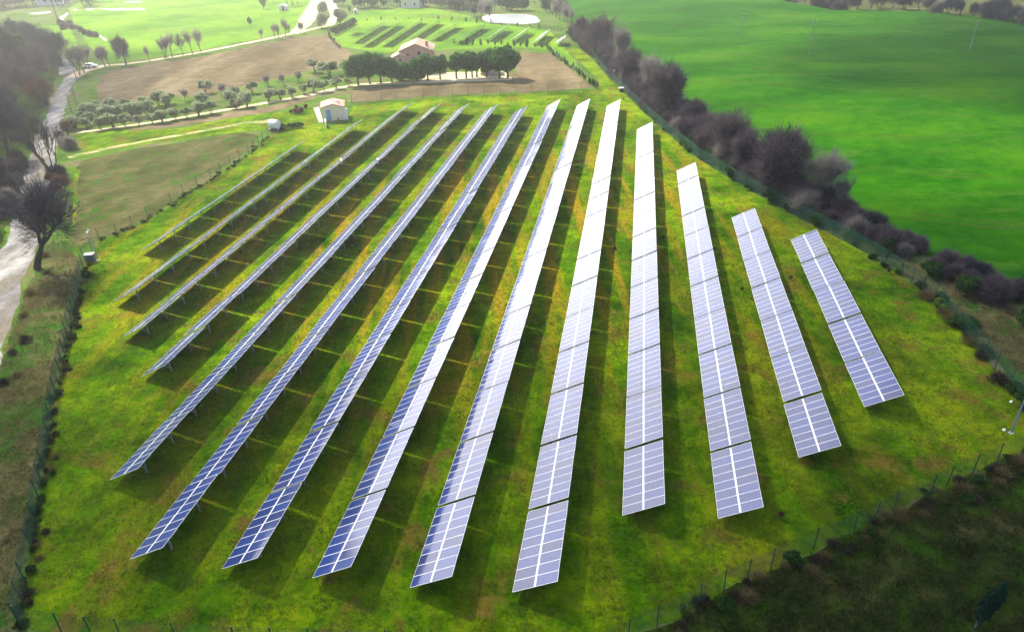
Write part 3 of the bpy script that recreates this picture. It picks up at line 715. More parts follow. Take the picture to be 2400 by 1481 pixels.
LIB['round'] = [bare_tree(11, 10, .50, 4, 11000, .16, 2, 'twig', twig_w=.032), bare_tree(12, 10, .46, 4, 11000, .18, 1, 'twig', twig_w=.032), bare_tree(13, 10, .52, 4, 11000, .14, 3, 'twig', twig_w=.032, dome=(.5, 1.05, .55))]
LIB['pale'] = [bare_tree(21, 10, .50, 4, 9000, .2, 1, 'twigpale', twig_w=.028), bare_tree(22, 10, .42, 4, 7000, .22, 1, 'twigpale', twig_w=.028)]
LIB['slim'] = [bare_tree(31, 10, .26, 4, 2600, .26, 1, 'twigpale', twig_w=.03, dome=(.58, .9, .45)), bare_tree(32, 10, .24, 4, 3000, .24, 2, 'twigpale', twig_w=.03, dome=(.58, .9, .45)), bare_tree(33, 10, .3, 4, 4200, .3, 1, 'twig', twig_w=.03)]
LIB['dark'] = [bare_tree(41, 12, .46, 4, 8000, .2, 2, 'twigdark', 'barkdark', twig_w=.034), bare_tree(42, 12, .5, 4, 6500, .22, 1, 'twigdark', 'barkdark', twig_w=.034), bare_tree(43, 12, .42, 4, 7500, .2, 3, 'twig', 'barkdark', twig_w=.034)]
LIB['multi'] = [bare_tree(47, 12, .26, 4, 2600, .24, 5, 'twigdark', 'barkdark', twig_w=.028, dome=(.6, .95, .45))]
LIB['leaning'] = [bare_tree(49, 14, .52, 5, 9000, .17, 1, 'twigdark', 'barkdark', twig_w=.026, twig_len=.55, lean=-.30, dome=(.52, 1.0, .6))]
LIB['rust'] = [bare_tree(45, 9, .45, 4, 9000, .2, 1, 'twigrust', 'barkdark', twig_w=.05, twig_len=.4), bare_tree(46, 8, .5, 4, 9000, .12, 3, 'twigrust', 'barkdark', twig_w=.05, twig_len=.4)]
BD = (.30, 1.15, .6)
LIB['bush'] = [bare_tree(51, 4.5, .62, 3, 9000, .14, 6, 'twig', twig_w=.026, twig_len=1.7, upright=.25, dome=BD), bare_tree(52, 4.5, .7, 3, 9000, .14, 7, 'twig', twig_w=.026, twig_len=1.7, upright=.2, dome=BD),
               bare_tree(53, 4.2, .66, 3, 9000, .14, 6, 'twigdark', twig_w=.026, twig_len=1.6, upright=.25, dome=BD), bare_tree(54, 4.0, .7, 3, 7500, .14, 6, 'twigpale', twig_w=.022, twig_len=1.7, upright=.25, dome=BD)]
BR = (.2, 1.5, .9)
LIB['bramble'] = [bare_tree(55, 1.2, .8, 2, 1500, .2, 6, 'bramble', twig_w=.020, twig_len=3.5, upright=0, dome=BR), bare_tree(56, 1.1, .8, 2, 1500, .2, 6, 'grassdry', twig_w=.016, twig_len=3.5, upright=0, dome=BR)]
LIB['ivybush'] = [leafy_tree(61, 2.6, 1.9, .02, M['ivy'], 4200, .17, clumps=10, stems=3), leafy_tree(62, 2.2, 2.0, .02, M['ivy'], 4200, .17, clumps=9, stems=3)]
LIB['olive'] = [leafy_tree(71, 3.6, 1.7, .22, M['olive'], 3000, .15, clumps=9, stems=3), leafy_tree(72, 3.4, 1.6, .25, M['olive'], 2600, .15, clumps=8, stems=2), leafy_tree(73, 3.8, 1.9, .2, M['olive'], 3200, .15, clumps=11, stems=3)]
LIB['conifer'] = [leafy_tree(81, 9.0, 2.5, .12, M['conifer'], 9000, .24, clumps=26), leafy_tree(82, 8.6, 2.4, .12, M['conifer'], 7000, .24, clumps=20), leafy_tree(83, 8.8, 2.0, .26, M['conifer'], 5200, .24, clumps=14), leafy_tree(84, 7.5, 2.9, .02, M['conifer'], 9000, .24, clumps=26)]
LIB['darkever'] = [leafy_tree(91, 8, 3.2, .15, M['darkever'], 8000, .26, clumps=16)]
LIB['cone'] = [leafy_tree(95, 2.2, .75, .05, M['olive'], 1500, .13, 'cone', 8), leafy_tree(96, 2.0, .7, .05, M['conifer'], 1500, .13, 'cone', 8)]
LIB['shrub'] = [leafy_tree(97, 1.3, .8, .02, M['shrub'], 1300, .11, clumps=6, stems=3), leafy_tree(98, 1.0, .9, .02, M['ivy'], 1300, .11, clumps=6, stems=3)]
LIB['pale_ever'] = [leafy_tree(99, 8, 3.4, .03, M['olive'], 8000, .3, clumps=18), leafy_tree(100, 8, 2.6, .05, M['conifer'], 8000, .3, clumps=16)]
HT = {'bramble': 1.15, 'round': 10, 'pale': 10, 'slim': 10, 'dark': 12, 'multi': 12, 'leaning': 14, 'rust': 8.5, 'bush': 4.4, 'ivybush': 2.4, 'olive': 3.6, 'conifer': 8.7, 'darkever': 8, 'cone': 2.1, 'shrub': 1.15, 'pale_ever': 8}
NAME = {'bramble': 'bramble_bush', 'round': 'bare_tree', 'pale': 'bare_tree', 'slim': 'bare_tree', 'dark': 'bare_tree', 'multi': 'bare_tree', 'leaning': 'bare_tree', 'rust': 'rusty_tree', 'bush': 'bare_bush', 'ivybush': 'evergreen_bush', 'olive': 'olive_tree',
        'conifer': 'conifer_tree', 'darkever': 'evergreen_tree', 'cone': 'cone_shrub', 'shrub': 'shrub', 'pale_ever': 'evergreen_tree'}
tr_rng = random.Random(11)
def tree(kind, p_, h, label, group=None, cat=None, var=None, wide=1.0, rot=None):
    v = LIB[kind][tr_rng.randrange(len(LIB[kind])) if var is None else var]
    t = empty(NAME[kind], p_, tr_rng.uniform(0, 6.28) if rot is None else rot); s = h / HT[kind]; t.scale = (s * wide, s * wide, s)
    adopt(t, link('trunk' if kind not in ('bush', 'ivybush', 'shrub', 'cone', 'bramble') else 'stems', v[0])); adopt(t, link('crown', v[1]))
    tag(t, label, cat or ('bush' if kind in ('bush', 'ivybush', 'shrub', 'cone', 'bramble') else 'tree'), group); return t

# hedge right of the fence: the big trees one by one
tree('round', at(1400, 122), hgt(1400, 122, 15), 'large round purple grey bare tree at the far end of the hedge', var=0, wide=1.15)
tree('round', at(1368, 95), hgt(1368, 95, 28), 'smaller bare purple tree at the far tip of the hedge near the pond', var=1)
tree('pale', at(1452, 172), hgt(1452, 172, 34), 'slender greenish bare tree rising above the far hedge', var=1, wide=.8)
tree('round', at(1482, 200), hgt(1482, 200, 95), 'low greenish bare tree in the hedge beside the slender tree', var=2)
tree('pale', at(1520, 235), hgt(1520, 235, 110), 'pale thin bare tree in the hedge left of the big domed tree', var=0)
tree('round', at(1582, 285), hgt(1582, 285, 122), 'big domed purple bare tree, third large one along the hedge', var=1, wide=1.05)
tree('round', at(1620, 312), hgt(1620, 312, 215), 'low bare tree in the hedge just below the big domed tree', var=2)
tree('round', at(1700, 372), hgt(1700, 372, 232), 'dark brownish purple bare tree midway along the hedge', var=0, wide=1.1)
tree('round', at(1760, 415), hgt(1760, 415, 290), 'low bare tree between the two broad trees midway along the hedge', var=1)
tree('round', at(1822, 452), hgt(1822, 452, 262), 'broad fan shaped bare tree, largest of the near hedge', var=2, wide=1.15)
tree('pale', at(1912, 478), hgt(1912, 478, 322), 'pale grey domed bare tree standing alone above the near hedge', var=0, wide=1.05)
tree('pale', at(1968, 500), hgt(1968, 500, 395), 'small thin pale bare tree right of the grey domed tree', var=1, wide=.8)
hedge_line = [at(*p_) for p_ in [(1350, 82), (1400, 128), (1450, 172), (1510, 228), (1580, 292), (1640, 335), (1700, 378), (1760, 420), (1830, 462), (1900, 502), (1980, 532), (2060, 566), (2130, 598), (2200, 632), (2280, 670), (2360, 708), (2440, 748), (2540, 800)]]
k = 0
for p_ in dens(hedge_line, 2.3, 0, False, 5):
    d = p_.length; f_ = (p_.y - 60) / 200
    for s_ in (0, 1):
        q = p_ + Vector((tr_rng.uniform(-.6, .6) + (s_ - .3) * 2.4, tr_rng.uniform(-.6, .6) + (s_ - .3) * 1.6, 0))
        tree('bush', q, (tr_rng.uniform(3.0, 5.4) if q.y > 95 else tr_rng.uniform(2.2, 4.0)), 'dense leafless purple grey bush in the hedge between right fence and green field',
             'leafless bushes of the right hedge', var=tr_rng.choice([0, 1, 0, 1, 2, 3]), wide=1.15)
    if k % 3 == 0 and 100 < p_.y < 330:
        tree('round', p_ + Vector((1.5, 1.2, 0)), tr_rng.uniform(5.2, 7.2), 'low rounded leafless tree merged into the right hedge', 'low leafless trees merged into the right hedge', wide=1.35)
    if k % 2 == 0:
        tree('ivybush', p_ + Vector((-2.0, -1.6, 0)) + Vector((tr_rng.uniform(-.5, .5), tr_rng.uniform(-.5, .5), 0)), tr_rng.uniform(1.2, 2.4), 'dark green leafy bush at the foot of the right hedge', 'green bushes at the foot of the right hedge')
    k += 1
# crest trees behind the green field
for i, p_ in enumerate(dens([at(*q) for q in [(1835, 10), (1880, 17), (1925, 24), (1960, 29), (2010, 24), (2060, 20), (2150, 24), (2250, 36), (2330, 46), (2400, 58), (2480, 72)]], 4.2, 1.2, False, 9)):
    tree(tr_rng.choice(['round', 'round', 'pale', 'bush']), p_ + Vector((0, 0, 0)), tr_rng.uniform(6, 9.5), 'dark bare tree in the tree line behind the green field at top right', 'tree line behind the green field', wide=1.2)

# left woodland beside the road
for (x, y, yt, kd, var, lab) in [
    (25, 378, 205, 'dark', 1, 'big dark bare tree with forked trunk on the left of the gravel road'),
    (122, 404, 215, 'multi', 0, 'tall bare tree with many upright stems in front of the road'),
    (88, 630, 372, 'leaning', 0, 'nearest dark bare tree leaning over the gravel road at far left'),
    (30, 222, 150, 'rust', 0, 'rusty red tree standing in front of the left woodland'),
    (75, 235, 130, 'dark', 2, 'brownish bare tree between the rusty tree and the road'),
    (100, 250, 165, 'rust', 1, 'low rusty brown tree at the road side below the woodland'),
    (45, 150, 82, 'darkever', 0, 'very dark evergreen tree amid the bare left woodland'),
    (10, 130, 70, 'darkever', 0, 'dark evergreen tree at the left edge above the black one')]:
    tree(kd, at(x, y), hgt(x, y, yt), lab, var=var, wide=1.15)
for (x, y) in [(5, 105), (30, 100), (62, 98), (90, 104), (112, 112), (130, 124), (15, 125), (70, 122), (100, 132), (120, 140), (140, 150), (85, 160), (110, 165), (135, 175), (60, 178), (20, 180), (100, 190), (0, 200), (-15, 150), (-30, 250), (-10, 300), (-45, 350), (25, 262), (5, 268), (-15, 400), (-5, 450), (18, 340), (-40, 480)]:
    tree('dark', at(x, y), tr_rng.uniform(7.5, 11), 'tall bare tree within the dark woodland left of the gravel road', 'bare trees of the left woodland', wide=1.2)
for (x, y) in [(10, 480), (-20, 520), (30, 450), (45, 430), (5, 430), (-30, 450), (25, 500), (0, 545), (-25, 600), (50, 395), (25, 410), (15, 400), (40, 405), (45, 380), (10, 450), (20, 470), (-10, 440), (5, 510), (35, 330), (20, 315), (40, 300), (-10, 570), (100, 250), (140, 420), (150, 450), (135, 470), (122, 430), (110, 640), (105, 600), (140, 530), (148, 330), (160, 318), (150, 345), (165, 350), (170, 300), (70, 690), (55, 740), (30, 830), (10, 900), (60, 800), (40, 880)]:
    tree(tr_rng.choice(['rust', 'bush', 'bush']) if y < 560 else 'bramble', at(x, y), tr_rng.uniform(2.2, 4.0) * (1 if y < 560 else .3), 'dark twiggy roadside bush at the left edge beside the gravel road', 'dark bushes along the left road', cat='bush')
# far-left background wood and single trees
for i in range(46):
    x = tr_rng.uniform(-60, 215); y = 26 - tr_rng.random() * 34 - (0 if x < 130 else 8)
    tree(tr_rng.choice(['dark', 'round', 'pale_ever']), at(x, y), tr_rng.uniform(8, 12), 'hazy tree of the distant wood at top left', 'distant wood at top left', wide=1.2)
for (x, y) in [(140, 58), (150, 62), (160, 66), (170, 68), (180, 70), (150, 70), (190, 76), (200, 82), (215, 86), (225, 88), (165, 60)]:
    tree('bush', at(x, y), 3.0, 'low grey bush along the ditch in the upper left pasture', 'bushes along the pasture ditch')
# slim trees along the path
slim = [(188, 176, 90, 'slim', 1), (198, 172, 92, 'pale', 1), (209, 163, 100, 'slim', 0), (247, 158, 98, 'pale', 1), (258, 157, 98, 'slim', 0), (296, 154, 72, 'round', 1), (351, 145, 102, 'slim', 0), (385, 138, 77, 'slim', 1), (391, 137, 80, 'slim', 0),
        (404, 135, 68, 'slim', 0), (429, 132, 67, 'slim', 2), (452, 127, 60, 'slim', 0), (474, 123, 57, 'slim', 1), (615, 98, 62, 'slim', 0), (645, 91, 50, 'slim', 0), (652, 90, 48, 'slim', 1), (668, 86, 34, 'slim', 1), (678, 85, 52, 'slim', 0), (704, 79, 46, 'pale', 1), (712, 78, 48, 'slim', 0)]
for i, (x, y, yt, kd, var) in enumerate(slim):
    lab = 'widest round grey bare tree of the row along the upper path' if i == 5 else f'pale bare roadside tree, {ORD[i + 1] if i < 19 else "last"} from the left along the upper path'
    tree(kd, at(x, y), hgt(x, y, yt), lab, 'bare trees along the upper path', var=var, wide=1.0)
tree('conifer', at(587, 62), hgt(587, 62, 40), 'small dark round tree alone in the bright pasture', var=0)
tree('conifer', at(618, 22), hgt(618, 22, -15), 'hazy dark conifer at the top of the bright pasture', var=1)
for (x, y, h) in [(676, 16, 9), (688, 14, 10), (700, 12, 9), (640, 5, 9), (600, 3, 9)]:
    tree('slim', at(x, y), h, 'washed out slim bare tree near the sunny farmyard', 'slim trees near the sunny farmyard')
# olives
ol1 = [(162, 304), (179, 302), (202, 300), (236, 304), (267, 300), (294, 297), (326, 294), (358, 290), (381, 287), (412, 280), (439, 277), (466, 272), (496, 267), (554, 255), (579, 251), (631, 238), (658, 234), (685, 229), (712, 221), (736, 216), (761, 215), (789, 208), (816, 202)]
for i, (x, y) in enumerate(ol1):
    tree('olive', at(x, y), tr_rng.uniform(2.4, 3.6), f'grey green olive tree on the track side, {ORD[i + 1] if i < 20 else ["third last", "second last", "last"][i - 20]} from the left', 'olive trees along the pale track', wide=1.25)
for (x, y) in [(195, 288), (212, 280), (225, 262), (240, 270), (262, 262), (285, 268), (300, 256), (320, 262), (338, 250), (355, 258), (372, 248), (390, 252), (398, 244), (250, 284), (275, 280), (310, 276), (345, 272), (215, 292)]:
    tree('olive', at(x, y), tr_rng.uniform(2.4, 3.8), 'grey green olive tree in the dense clump above the pale track', 'clumped olive trees above the track', wide=1.3)
for i, (x, y, kd) in enumerate([(434, 237, 'pale'), (482, 218, 'olive'), (518, 224, 'pale'), (553, 232, 'olive'), (592, 219, 'olive'), (629, 202, 'pale'), (665, 200, 'pale'), (700, 194, 'pale'), (475, 250, 'olive'), (545, 245, 'olive')]):
    tree(kd, at(x, y), 3.6, f'small sparse orchard tree beside the olive track, number {ORD[i + 1]} from lower left', 'sparse orchard trees', wide=1.2)
for (x, y, lab) in [(738, 170, 'small round olive tree, left of the rounds by the farm'), (772, 178, 'large round dense olive tree, middle of the rounds by the farm'), (818, 175, 'round dark olive tree touching the conifer row')]:
    tree('olive', at(x, y), 4.6, lab, wide=1.4)
# conifer row in front of the farmhouse
con = [(840, 200, 128, 0), (867, 197, 122, 0), (893, 195, 124, 0), (919, 194, 132, 1), (945, 192, 134, 3), (980, 190, 122, 3), (1003, 189, 126, 0), (1032, 187, 124, 2), (1070, 185, 120, 2), (1093, 184, 118, 2), (1107, 183, 120, 2), (1118, 182, 118, 2), (1141, 181, 114, 1), (1171, 184, 110, 0), (1190, 184, 106, 0)]
for i, (x, y, yt, var) in enumerate(con):
    tree('conifer', at(x, y), hgt(x, y, yt), f'dark green conifer, {ORD[i + 1]} from the left in the row before the farmhouse', 'conifers in a row before the farmhouse', var=var, wide=1.55)
# cone shrubs
for i, p_ in enumerate(dens([at(*q) for q in [(1283, 118), (1310, 142), (1350, 172), (1398, 210)]], 1.9, .2, False, 3)):
    tree('cone', p_, tr_rng.uniform(1.4, 2.4), 'small cone shaped shrub in the line right of the brown field', 'cone shrubs right of the brown field')
for i, p_ in enumerate(dens([at(*q) for q in [(1065, 106), (1110, 107), (1160, 108), (1220, 112), (1270, 114)]], 2.3, .4, False, 4)):
    tree('cone', p_, tr_rng.uniform(1.6, 3.2), 'upright pale shrub in the line below the distant array', 'shrubs below the distant array')
for i, p_ in enumerate(dens([at(*q) for q in [(860, 50), (960, 46), (1060, 50), (1150, 58), (1240, 66), (1290, 72)]], 5.5, 1.5, False, 6)):
    tree('cone', p_, tr_rng.uniform(1.0, 2.2), 'tiny shrub along the upper edge of the distant array', 'tiny shrubs above the distant array')
for i, p_ in enumerate(dens([at(*q) for q in [(770, 84), (778, 98), (790, 112), (798, 118)]], 3.0, .3, False, 6)):
    tree('cone', p_, tr_rng.uniform(1.6, 2.4), 'small shrub in the short curved line left of the distant array', 'shrubs left of the distant array')
for i, p_ in enumerate(dens([at(*q) for q in [(786, 82), (800, 74), (815, 66), (828, 58)]], 3.5, .3, False, 6)):
    tree('ivybush', p_, 2.6, 'dark hedge bush in the diagonal line above the distant array', 'diagonal hedge above the distant array')
# trees by the farm track, top centre
for (x, y, yt, kd, var, lab) in [(754, 66, 28, 'pale_ever', 0, 'dense pale round evergreen between the two forks of the farm track'), (757, 38, 2, 'pale_ever', 0, 'second pale evergreen higher up between the track forks'),
                                (798, 56, 18, 'pale_ever', 0, 'pale bushy evergreen right of the white farm track'), (790, 14, -20, 'pale_ever', 1, 'dark hazy conifer at the top beside the farm track'),
                                (805, 12, -22, 'pale_ever', 1, 'tall hazy conifer at the top left of the farm buildings'), (820, 30, 14, 'conifer', 1, 'small conifer left of the white play house')]:
    tree(kd, at(x, y), hgt(x, y, yt), lab, var=var)
for i in range(16):
    x = 832 + i * 7.6; tree(tr_rng.choice(['pale_ever', 'conifer', 'slim', 'pale_ever']), at(x, 26 - 8 * tr_rng.random() - i * .5), tr_rng.uniform(6, 10), 'hazy green tree in the grove around the far farm shed', 'grove around the far farm shed')
for i in range(40):
    x = tr_rng.uniform(985, 1125); y = 15 + (x - 985) * .12 - tr_rng.random() * 22
    tree(tr_rng.choice(['pale', 'round', 'slim']), at(x, y), tr_rng.uniform(8, 12), 'hazy bare tree of the distant wood left of the pond', 'distant wood left of the pond', wide=1.2)
for (x, y, yt, kd, lab) in [(1127, 46, -10, 'pale', 'bare tree with ivy on the left bank of the pond'), (1150, 51, -12, 'pale', 'slim bare tree in front of the pond'), (1112, 40, 5, 'round', 'low hazy bare tree left of the pond'),
                           (1160, 28, -14, 'slim', 'bare tree behind the left end of the pond')]:
    tree(kd, at(x, y), hgt(x, y, yt), lab)
for x in (1175, 1188, 1200, 1212, 1224, 1232):
    tree('pale_ever', at(x, 27 - tr_rng.random() * 6), tr_rng.uniform(6, 8), 'hazy evergreen tree on the far bank of the pond', 'evergreens on the far pond bank', var=1)
tree('pale_ever', at(1279, 28), hgt(1279, 28, -12), 'dark evergreen tree at the top right of the pond', var=1)
for (x, y) in [(1296, 36), (1304, 44), (1312, 48), (1320, 52), (1329, 55), (1310, 34), (1325, 38), (1290, 24), (1337, 60), (1268, 20), (1255, 12)]:
    tree(tr_rng.choice(['pale', 'slim']), at(x, y), tr_rng.uniform(7, 10), 'pale bare tree in the grove between pond and hedge', 'bare grove between pond and hedge')
# weeds and small shrubs on fences
def along(pix, step, kinds, hr, label, group, jit=.5):
    for p_ in dens([at(*q) for q in pix], step, jit, False, len(label)):
        if tr_rng.random() < .15: continue
        tree(tr_rng.choice(kinds), p_ + Vector((tr_rng.uniform(-.4, .4), tr_rng.uniform(-.4, .4), 0)), tr_rng.uniform(*hr), label, group, wide=tr_rng.uniform(.9, 1.5))
along([(240, 562), (312, 534), (403, 480), (496, 420), (584, 362), (630, 324)], 0.8, ['shrub', 'bramble', 'bramble'], (.25, .6), 'small green weed bush along the thin wire fence at upper left', 'weed bushes on the upper left fence')
along([(50, 1459), (62, 1364), (80, 1283), (96, 1169), (115, 1061), (132, 950), (157, 831), (190, 683), (203, 625)], 0.55, ['bramble', 'ivybush', 'bramble'], (.3, .6), 'dark green climbing plant on the left meadow fence', 'climbing plants on the left fence', .25)
along([(1500, 250), (1640, 370), (1800, 464), (1950, 545), (2110, 640)], 2.0, ['shrub', 'ivybush'], (.4, .9), 'low bramble tuft at the foot of the right wire fence', 'bramble tufts on the right fence')
along([(2150, 672), (2204, 722), (2250, 772), (2300, 828), (2340, 880), (2380, 925), (2420, 965)], .8, ['ivybush', 'bramble', 'shrub', 'bramble'], (.6, 1.4), 'dark bramble bush growing through the curved right fence', 'bramble bushes on the curved right fence')
along([(2400, 1075), (2335, 1112), (2280, 1130), (2218, 1165), (2094, 1225), (2000, 1275), (1906, 1312), (1806, 1362), (1696, 1410), (1600, 1465), (1480, 1530)], .75, ['bramble', 'bramble', 'bramble', 'bramble', 'bramble', 'shrub'], (.35, .9), 'brown bramble bush along the outside of the bottom right fence', 'bramble bushes outside the bottom right fence', .9)
for (x, y, h) in [(2390, 1090, 1.5), (2345, 1112, 1.1), (2255, 1150, 1.1), (2105, 1215, 1.0)]:
    tree('bramble', at(x, y), h, 'pale twiggy bush leaning on the fence at the right edge', 'twiggy bushes at the right edge', var=1)
# dead weeds between the rows
for i, (x, y) in enumerate([(1853, 655), (1740, 682), (1553, 562), (1442, 585), (845, 900), (958, 1010), (1470, 935), (700, 268), (1352, 395), (1830, 1215), (2080, 640), (1330, 1000), (1462, 235), (1505, 520)]):
    t = tree('rust', at(x, y), tr_rng.uniform(.45, .8), 'small dark dead weed clump in the grass between panel rows', 'dead weed clumps between the rows', cat='weed', wide=1.4); t.name = 'dead_weed'
# lone dark cypress at bottom right
tr_, cr_ = leafy_tree(120, 4.2, .48, .04, M['darkever'], 5000, .10, clumps=22)
t = empty('cypress_tree', at(2283, 1472)); adopt(t, link('trunk', tr_)); adopt(t, link('crown', cr_)); t.rotation_euler = (0, R(9), 0)
tag(t, 'narrow dark cypress leaning in the scrub at bottom right corner', 'tree')
# brown dead plants left of the hut
for i, (x, y) in enumerate([(683, 268), (690, 266), (698, 264), (704, 262), (710, 263), (718, 261), (694, 270), (706, 268)]):
    t = tree('rust', at(x, y), tr_rng.uniform(1.2, 2.0), 'brown withered plant in the clump left of the red roofed hut', 'withered plants left of the hut', cat='plant'); t.name = 'withered_plant'
for i, (x, y) in enumerate([(662, 303), (668, 305), (676, 303), (684, 302), (696, 300), (706, 300)]):
    tree('shrub', at(x, y), 1.3, 'green bush in the short row right of the white tank', 'bushes right of the white tank')

# grass tufts and rough growth (countless)
def tufts(name, pix, n, hmin, hmax, wd, mat, seed, keep=None):
    rgn = np.random.default_rng(seed); pts = [at(*q) for q in pix]
    xs = np.array([q.x for q in pts]); ys = np.array([q.y for q in pts])
    P_ = np.stack([rgn.uniform(xs.min(), xs.max(), n * 4), rgn.uniform(ys.min(), ys.max(), n * 4)], axis=1)
    inside = np.zeros(len(P_), bool); j = len(xs) - 1
    for i in range(len(xs)):
        c = ((ys[i] > P_[:, 1]) != (ys[j] > P_[:, 1])) & (P_[:, 0] < (xs[j] - xs[i]) * (P_[:, 1] - ys[i]) / (ys[j] - ys[i] + 1e-9) + xs[i]); inside ^= c; j = i
    P_ = P_[inside]
    # denser close to the viewpoint, and clumped
    cl = np.sin(P_[:, 0] * 1.1 + 2 * np.sin(P_[:, 1] * .7)) * np.sin(P_[:, 1] * 1.3 + 1.5 * np.sin(P_[:, 0] * .9))
    pr = np.clip((70 / (np.hypot(P_[:, 0], P_[:, 1]) + 1)) ** 1.5, 0, 1) * (0.55 + .45 * cl)
    P_ = P_[rgn.random(len(P_)) < pr][:n]; m = len(P_)
    k = 4; base = np.repeat(np.c_[P_, np.zeros(m)], k, axis=0); base[:, :2] += rgn.normal(size=(m * k, 2)) * .09
    dr = rgn.normal(size=(m * k, 3)) * .5; dr[:, 2] = 1; dr /= np.linalg.norm(dr, axis=1)[:, None]
    T = strips(base, dr, rgn.uniform(hmin, hmax, m * k), np.full(m * k, wd), rgn)
    o = link(name, np_quads(name, T, mat)); return tag(o, kind='stuff')
mead = [(233, 566), (496, 422), (628, 324), (812, 286), (1172, 222), (1402, 212), (1560, 310), (1800, 470), (2110, 645), (2280, 805), (2400, 945), (2335, 1086), (2000, 1249), (1639, 1418), (1400, 1510), (45, 1459), (93, 1169), (152, 831)]
tag(tufts('grass', mead, 110000, .06, .22, .05, M['grass'], 5), 'short green meadow grass between the solar panel rows', 'grass')
tag(tufts('dry_grass', mead, 26000, .08, .26, .045, M['grassdry'], 6), 'dry brownish grass scattered through the solar meadow', 'dry grass')
tag(tufts('scrub', [(2450, 1040), (2335, 1100), (2094, 1210), (1906, 1300), (1696, 1396), (1500, 1500), (1500, 1700), (2700, 1700)], 24000, .12, .4, .04, M['scrubgreen'], 7), 'dark scrubby growth outside the bottom right fence', 'scrub')
tag(tufts('verge_grass', [(130, 950), (186, 683), (196, 612), (160, 590), (60, 680), (0, 850), (-60, 1500), (40, 1500), (80, 1169)], 16000, .12, .4, .045, M['grassdry'], 8), 'rough dry grass strip between the road and the left fence', 'dry grass')
tag(tufts('verge_grass', [(1640, 372), (1950, 545), (2189, 695), (2290, 800), (2440, 955), (2560, 860), (2350, 705), (2040, 568), (1760, 405)], 16000, .12, .45, .045, M['grassdry'], 9), 'rough dry grass strip between right fence and hedge', 'dry grass')

# ------------------------------------------------------------------ poles and lamps
def utility_pole(x, y, h, label, tilt=0.0, p_=None, arm=True):
    p_ = p_ or at(x, y); t = empty('utility_pole', p_, R(25))
    MB().tube([(0, 0, -.3), (0, 0, h)], [.16, .10], 8).build('pole', M['pole'], t)
    if arm:
        a = MB().box((0, 0, h - .35), (1.5, .1, .1)).build('crossarm', M['pole'], t)
        for dx in (-.65, 0, .65): MB().tube([(dx, 0, h - .3), (dx, 0, h - .05)], [.07, .05], 6).build('insulator', M['insul'], t)
    t.rotation_euler.x = tilt; tag(t, label, 'utility pole'); return t
for (x, y, h, lab) in [(1735, 90, 7.7, 'leftmost wooden pole standing in the green crop field'), (1895, 133, 9.6, 'middle wooden pole with small crossarm in the green crop field'), (2273, 119, 8.6, 'rightmost wooden pole in the green crop field')]:
    utility_pole(x, y, h, lab, p_=at_crop(x, y))
utility_pole(187, 267, hgt(187, 267, 206), 'thick leaning pole between the gravel road and the olive trees')
utility_pole(174, 280, hgt(174, 280, 219), 'pole with crossarm at the road edge left of the thick pole')
utility_pole(182, 194, hgt(182, 194, 140), 'thin pole at the bend of the gravel road')
utility_pole(167, 150, 20, 'very tall pale mast behind the fork of the gravel road', arm=False)
def lamp(x, y, h, label, arm=.5):
    t = empty('lamp_post', at(x, y), R(200))
    MB().tube([(0, 0, 0), (0, 0, h)], [.075, .05], 8).build('pole', M['bluepole'], t)
    MB().box((0, 0, .03), (.34, .34, .06)).build('footing', M['concrete'], t)
    MB().tube([(0, 0, h), (0, 0, h + .12), (0, 0, h + .26)], [.09, .16, .05], 10).box((.18, 0, h - .15), (.3, .16, .12)).build('camera_head', M['white'], t)
    tag(t, label, 'lamp post'); return t
lamp(230.3, 610, 4.2, 'blue grey camera pole at the upper left corner of the fence')
lamp(2369.6, 1014.6, 4.5, 'blue grey pole inside the fence at the right edge')
lamp(1439, 190, 2.6, 'small pole with white head by the fence near the far hedge')
t = empty('cable_cabinet', at(214, 612), R(8)); MB().box((0, 0, .5), (1.05, .7, 1.0)).build('body', M['darkbox'], t); MB().box((0, 0, 1.04), (1.2, .85, .08)).build('lid', M['concrete'], t)
tag(t, 'dark cabinet with pale lid beside the left camera pole', 'cabinet')
t = empty('cable_cabinet', at(1456, 216), R(8)); MB().box((0, 0, .45), (1.0, .7, .9)).build('body', M['darkbox'], t); MB().box((0, 0, .98), (1.3, 1.0, .16)).build('lid', M['white'], t)
tag(t, 'small cabinet with white lid by the fence above the longest rows', 'cabinet')
for (x, y, lab) in [(2352, 1009, 'white stone on the grass beside the right pole'), (2369, 943, 'tiny white stone near the right fence')]:
    mb = MB(); mb.tube([(0, 0, 0), (.05, 0, .1), (.1, .05, .2)], [.16, .13, .04], 7); o = mb.build('white_stone', M['white'], None, at(x, y)); tag(o, lab, 'stone')

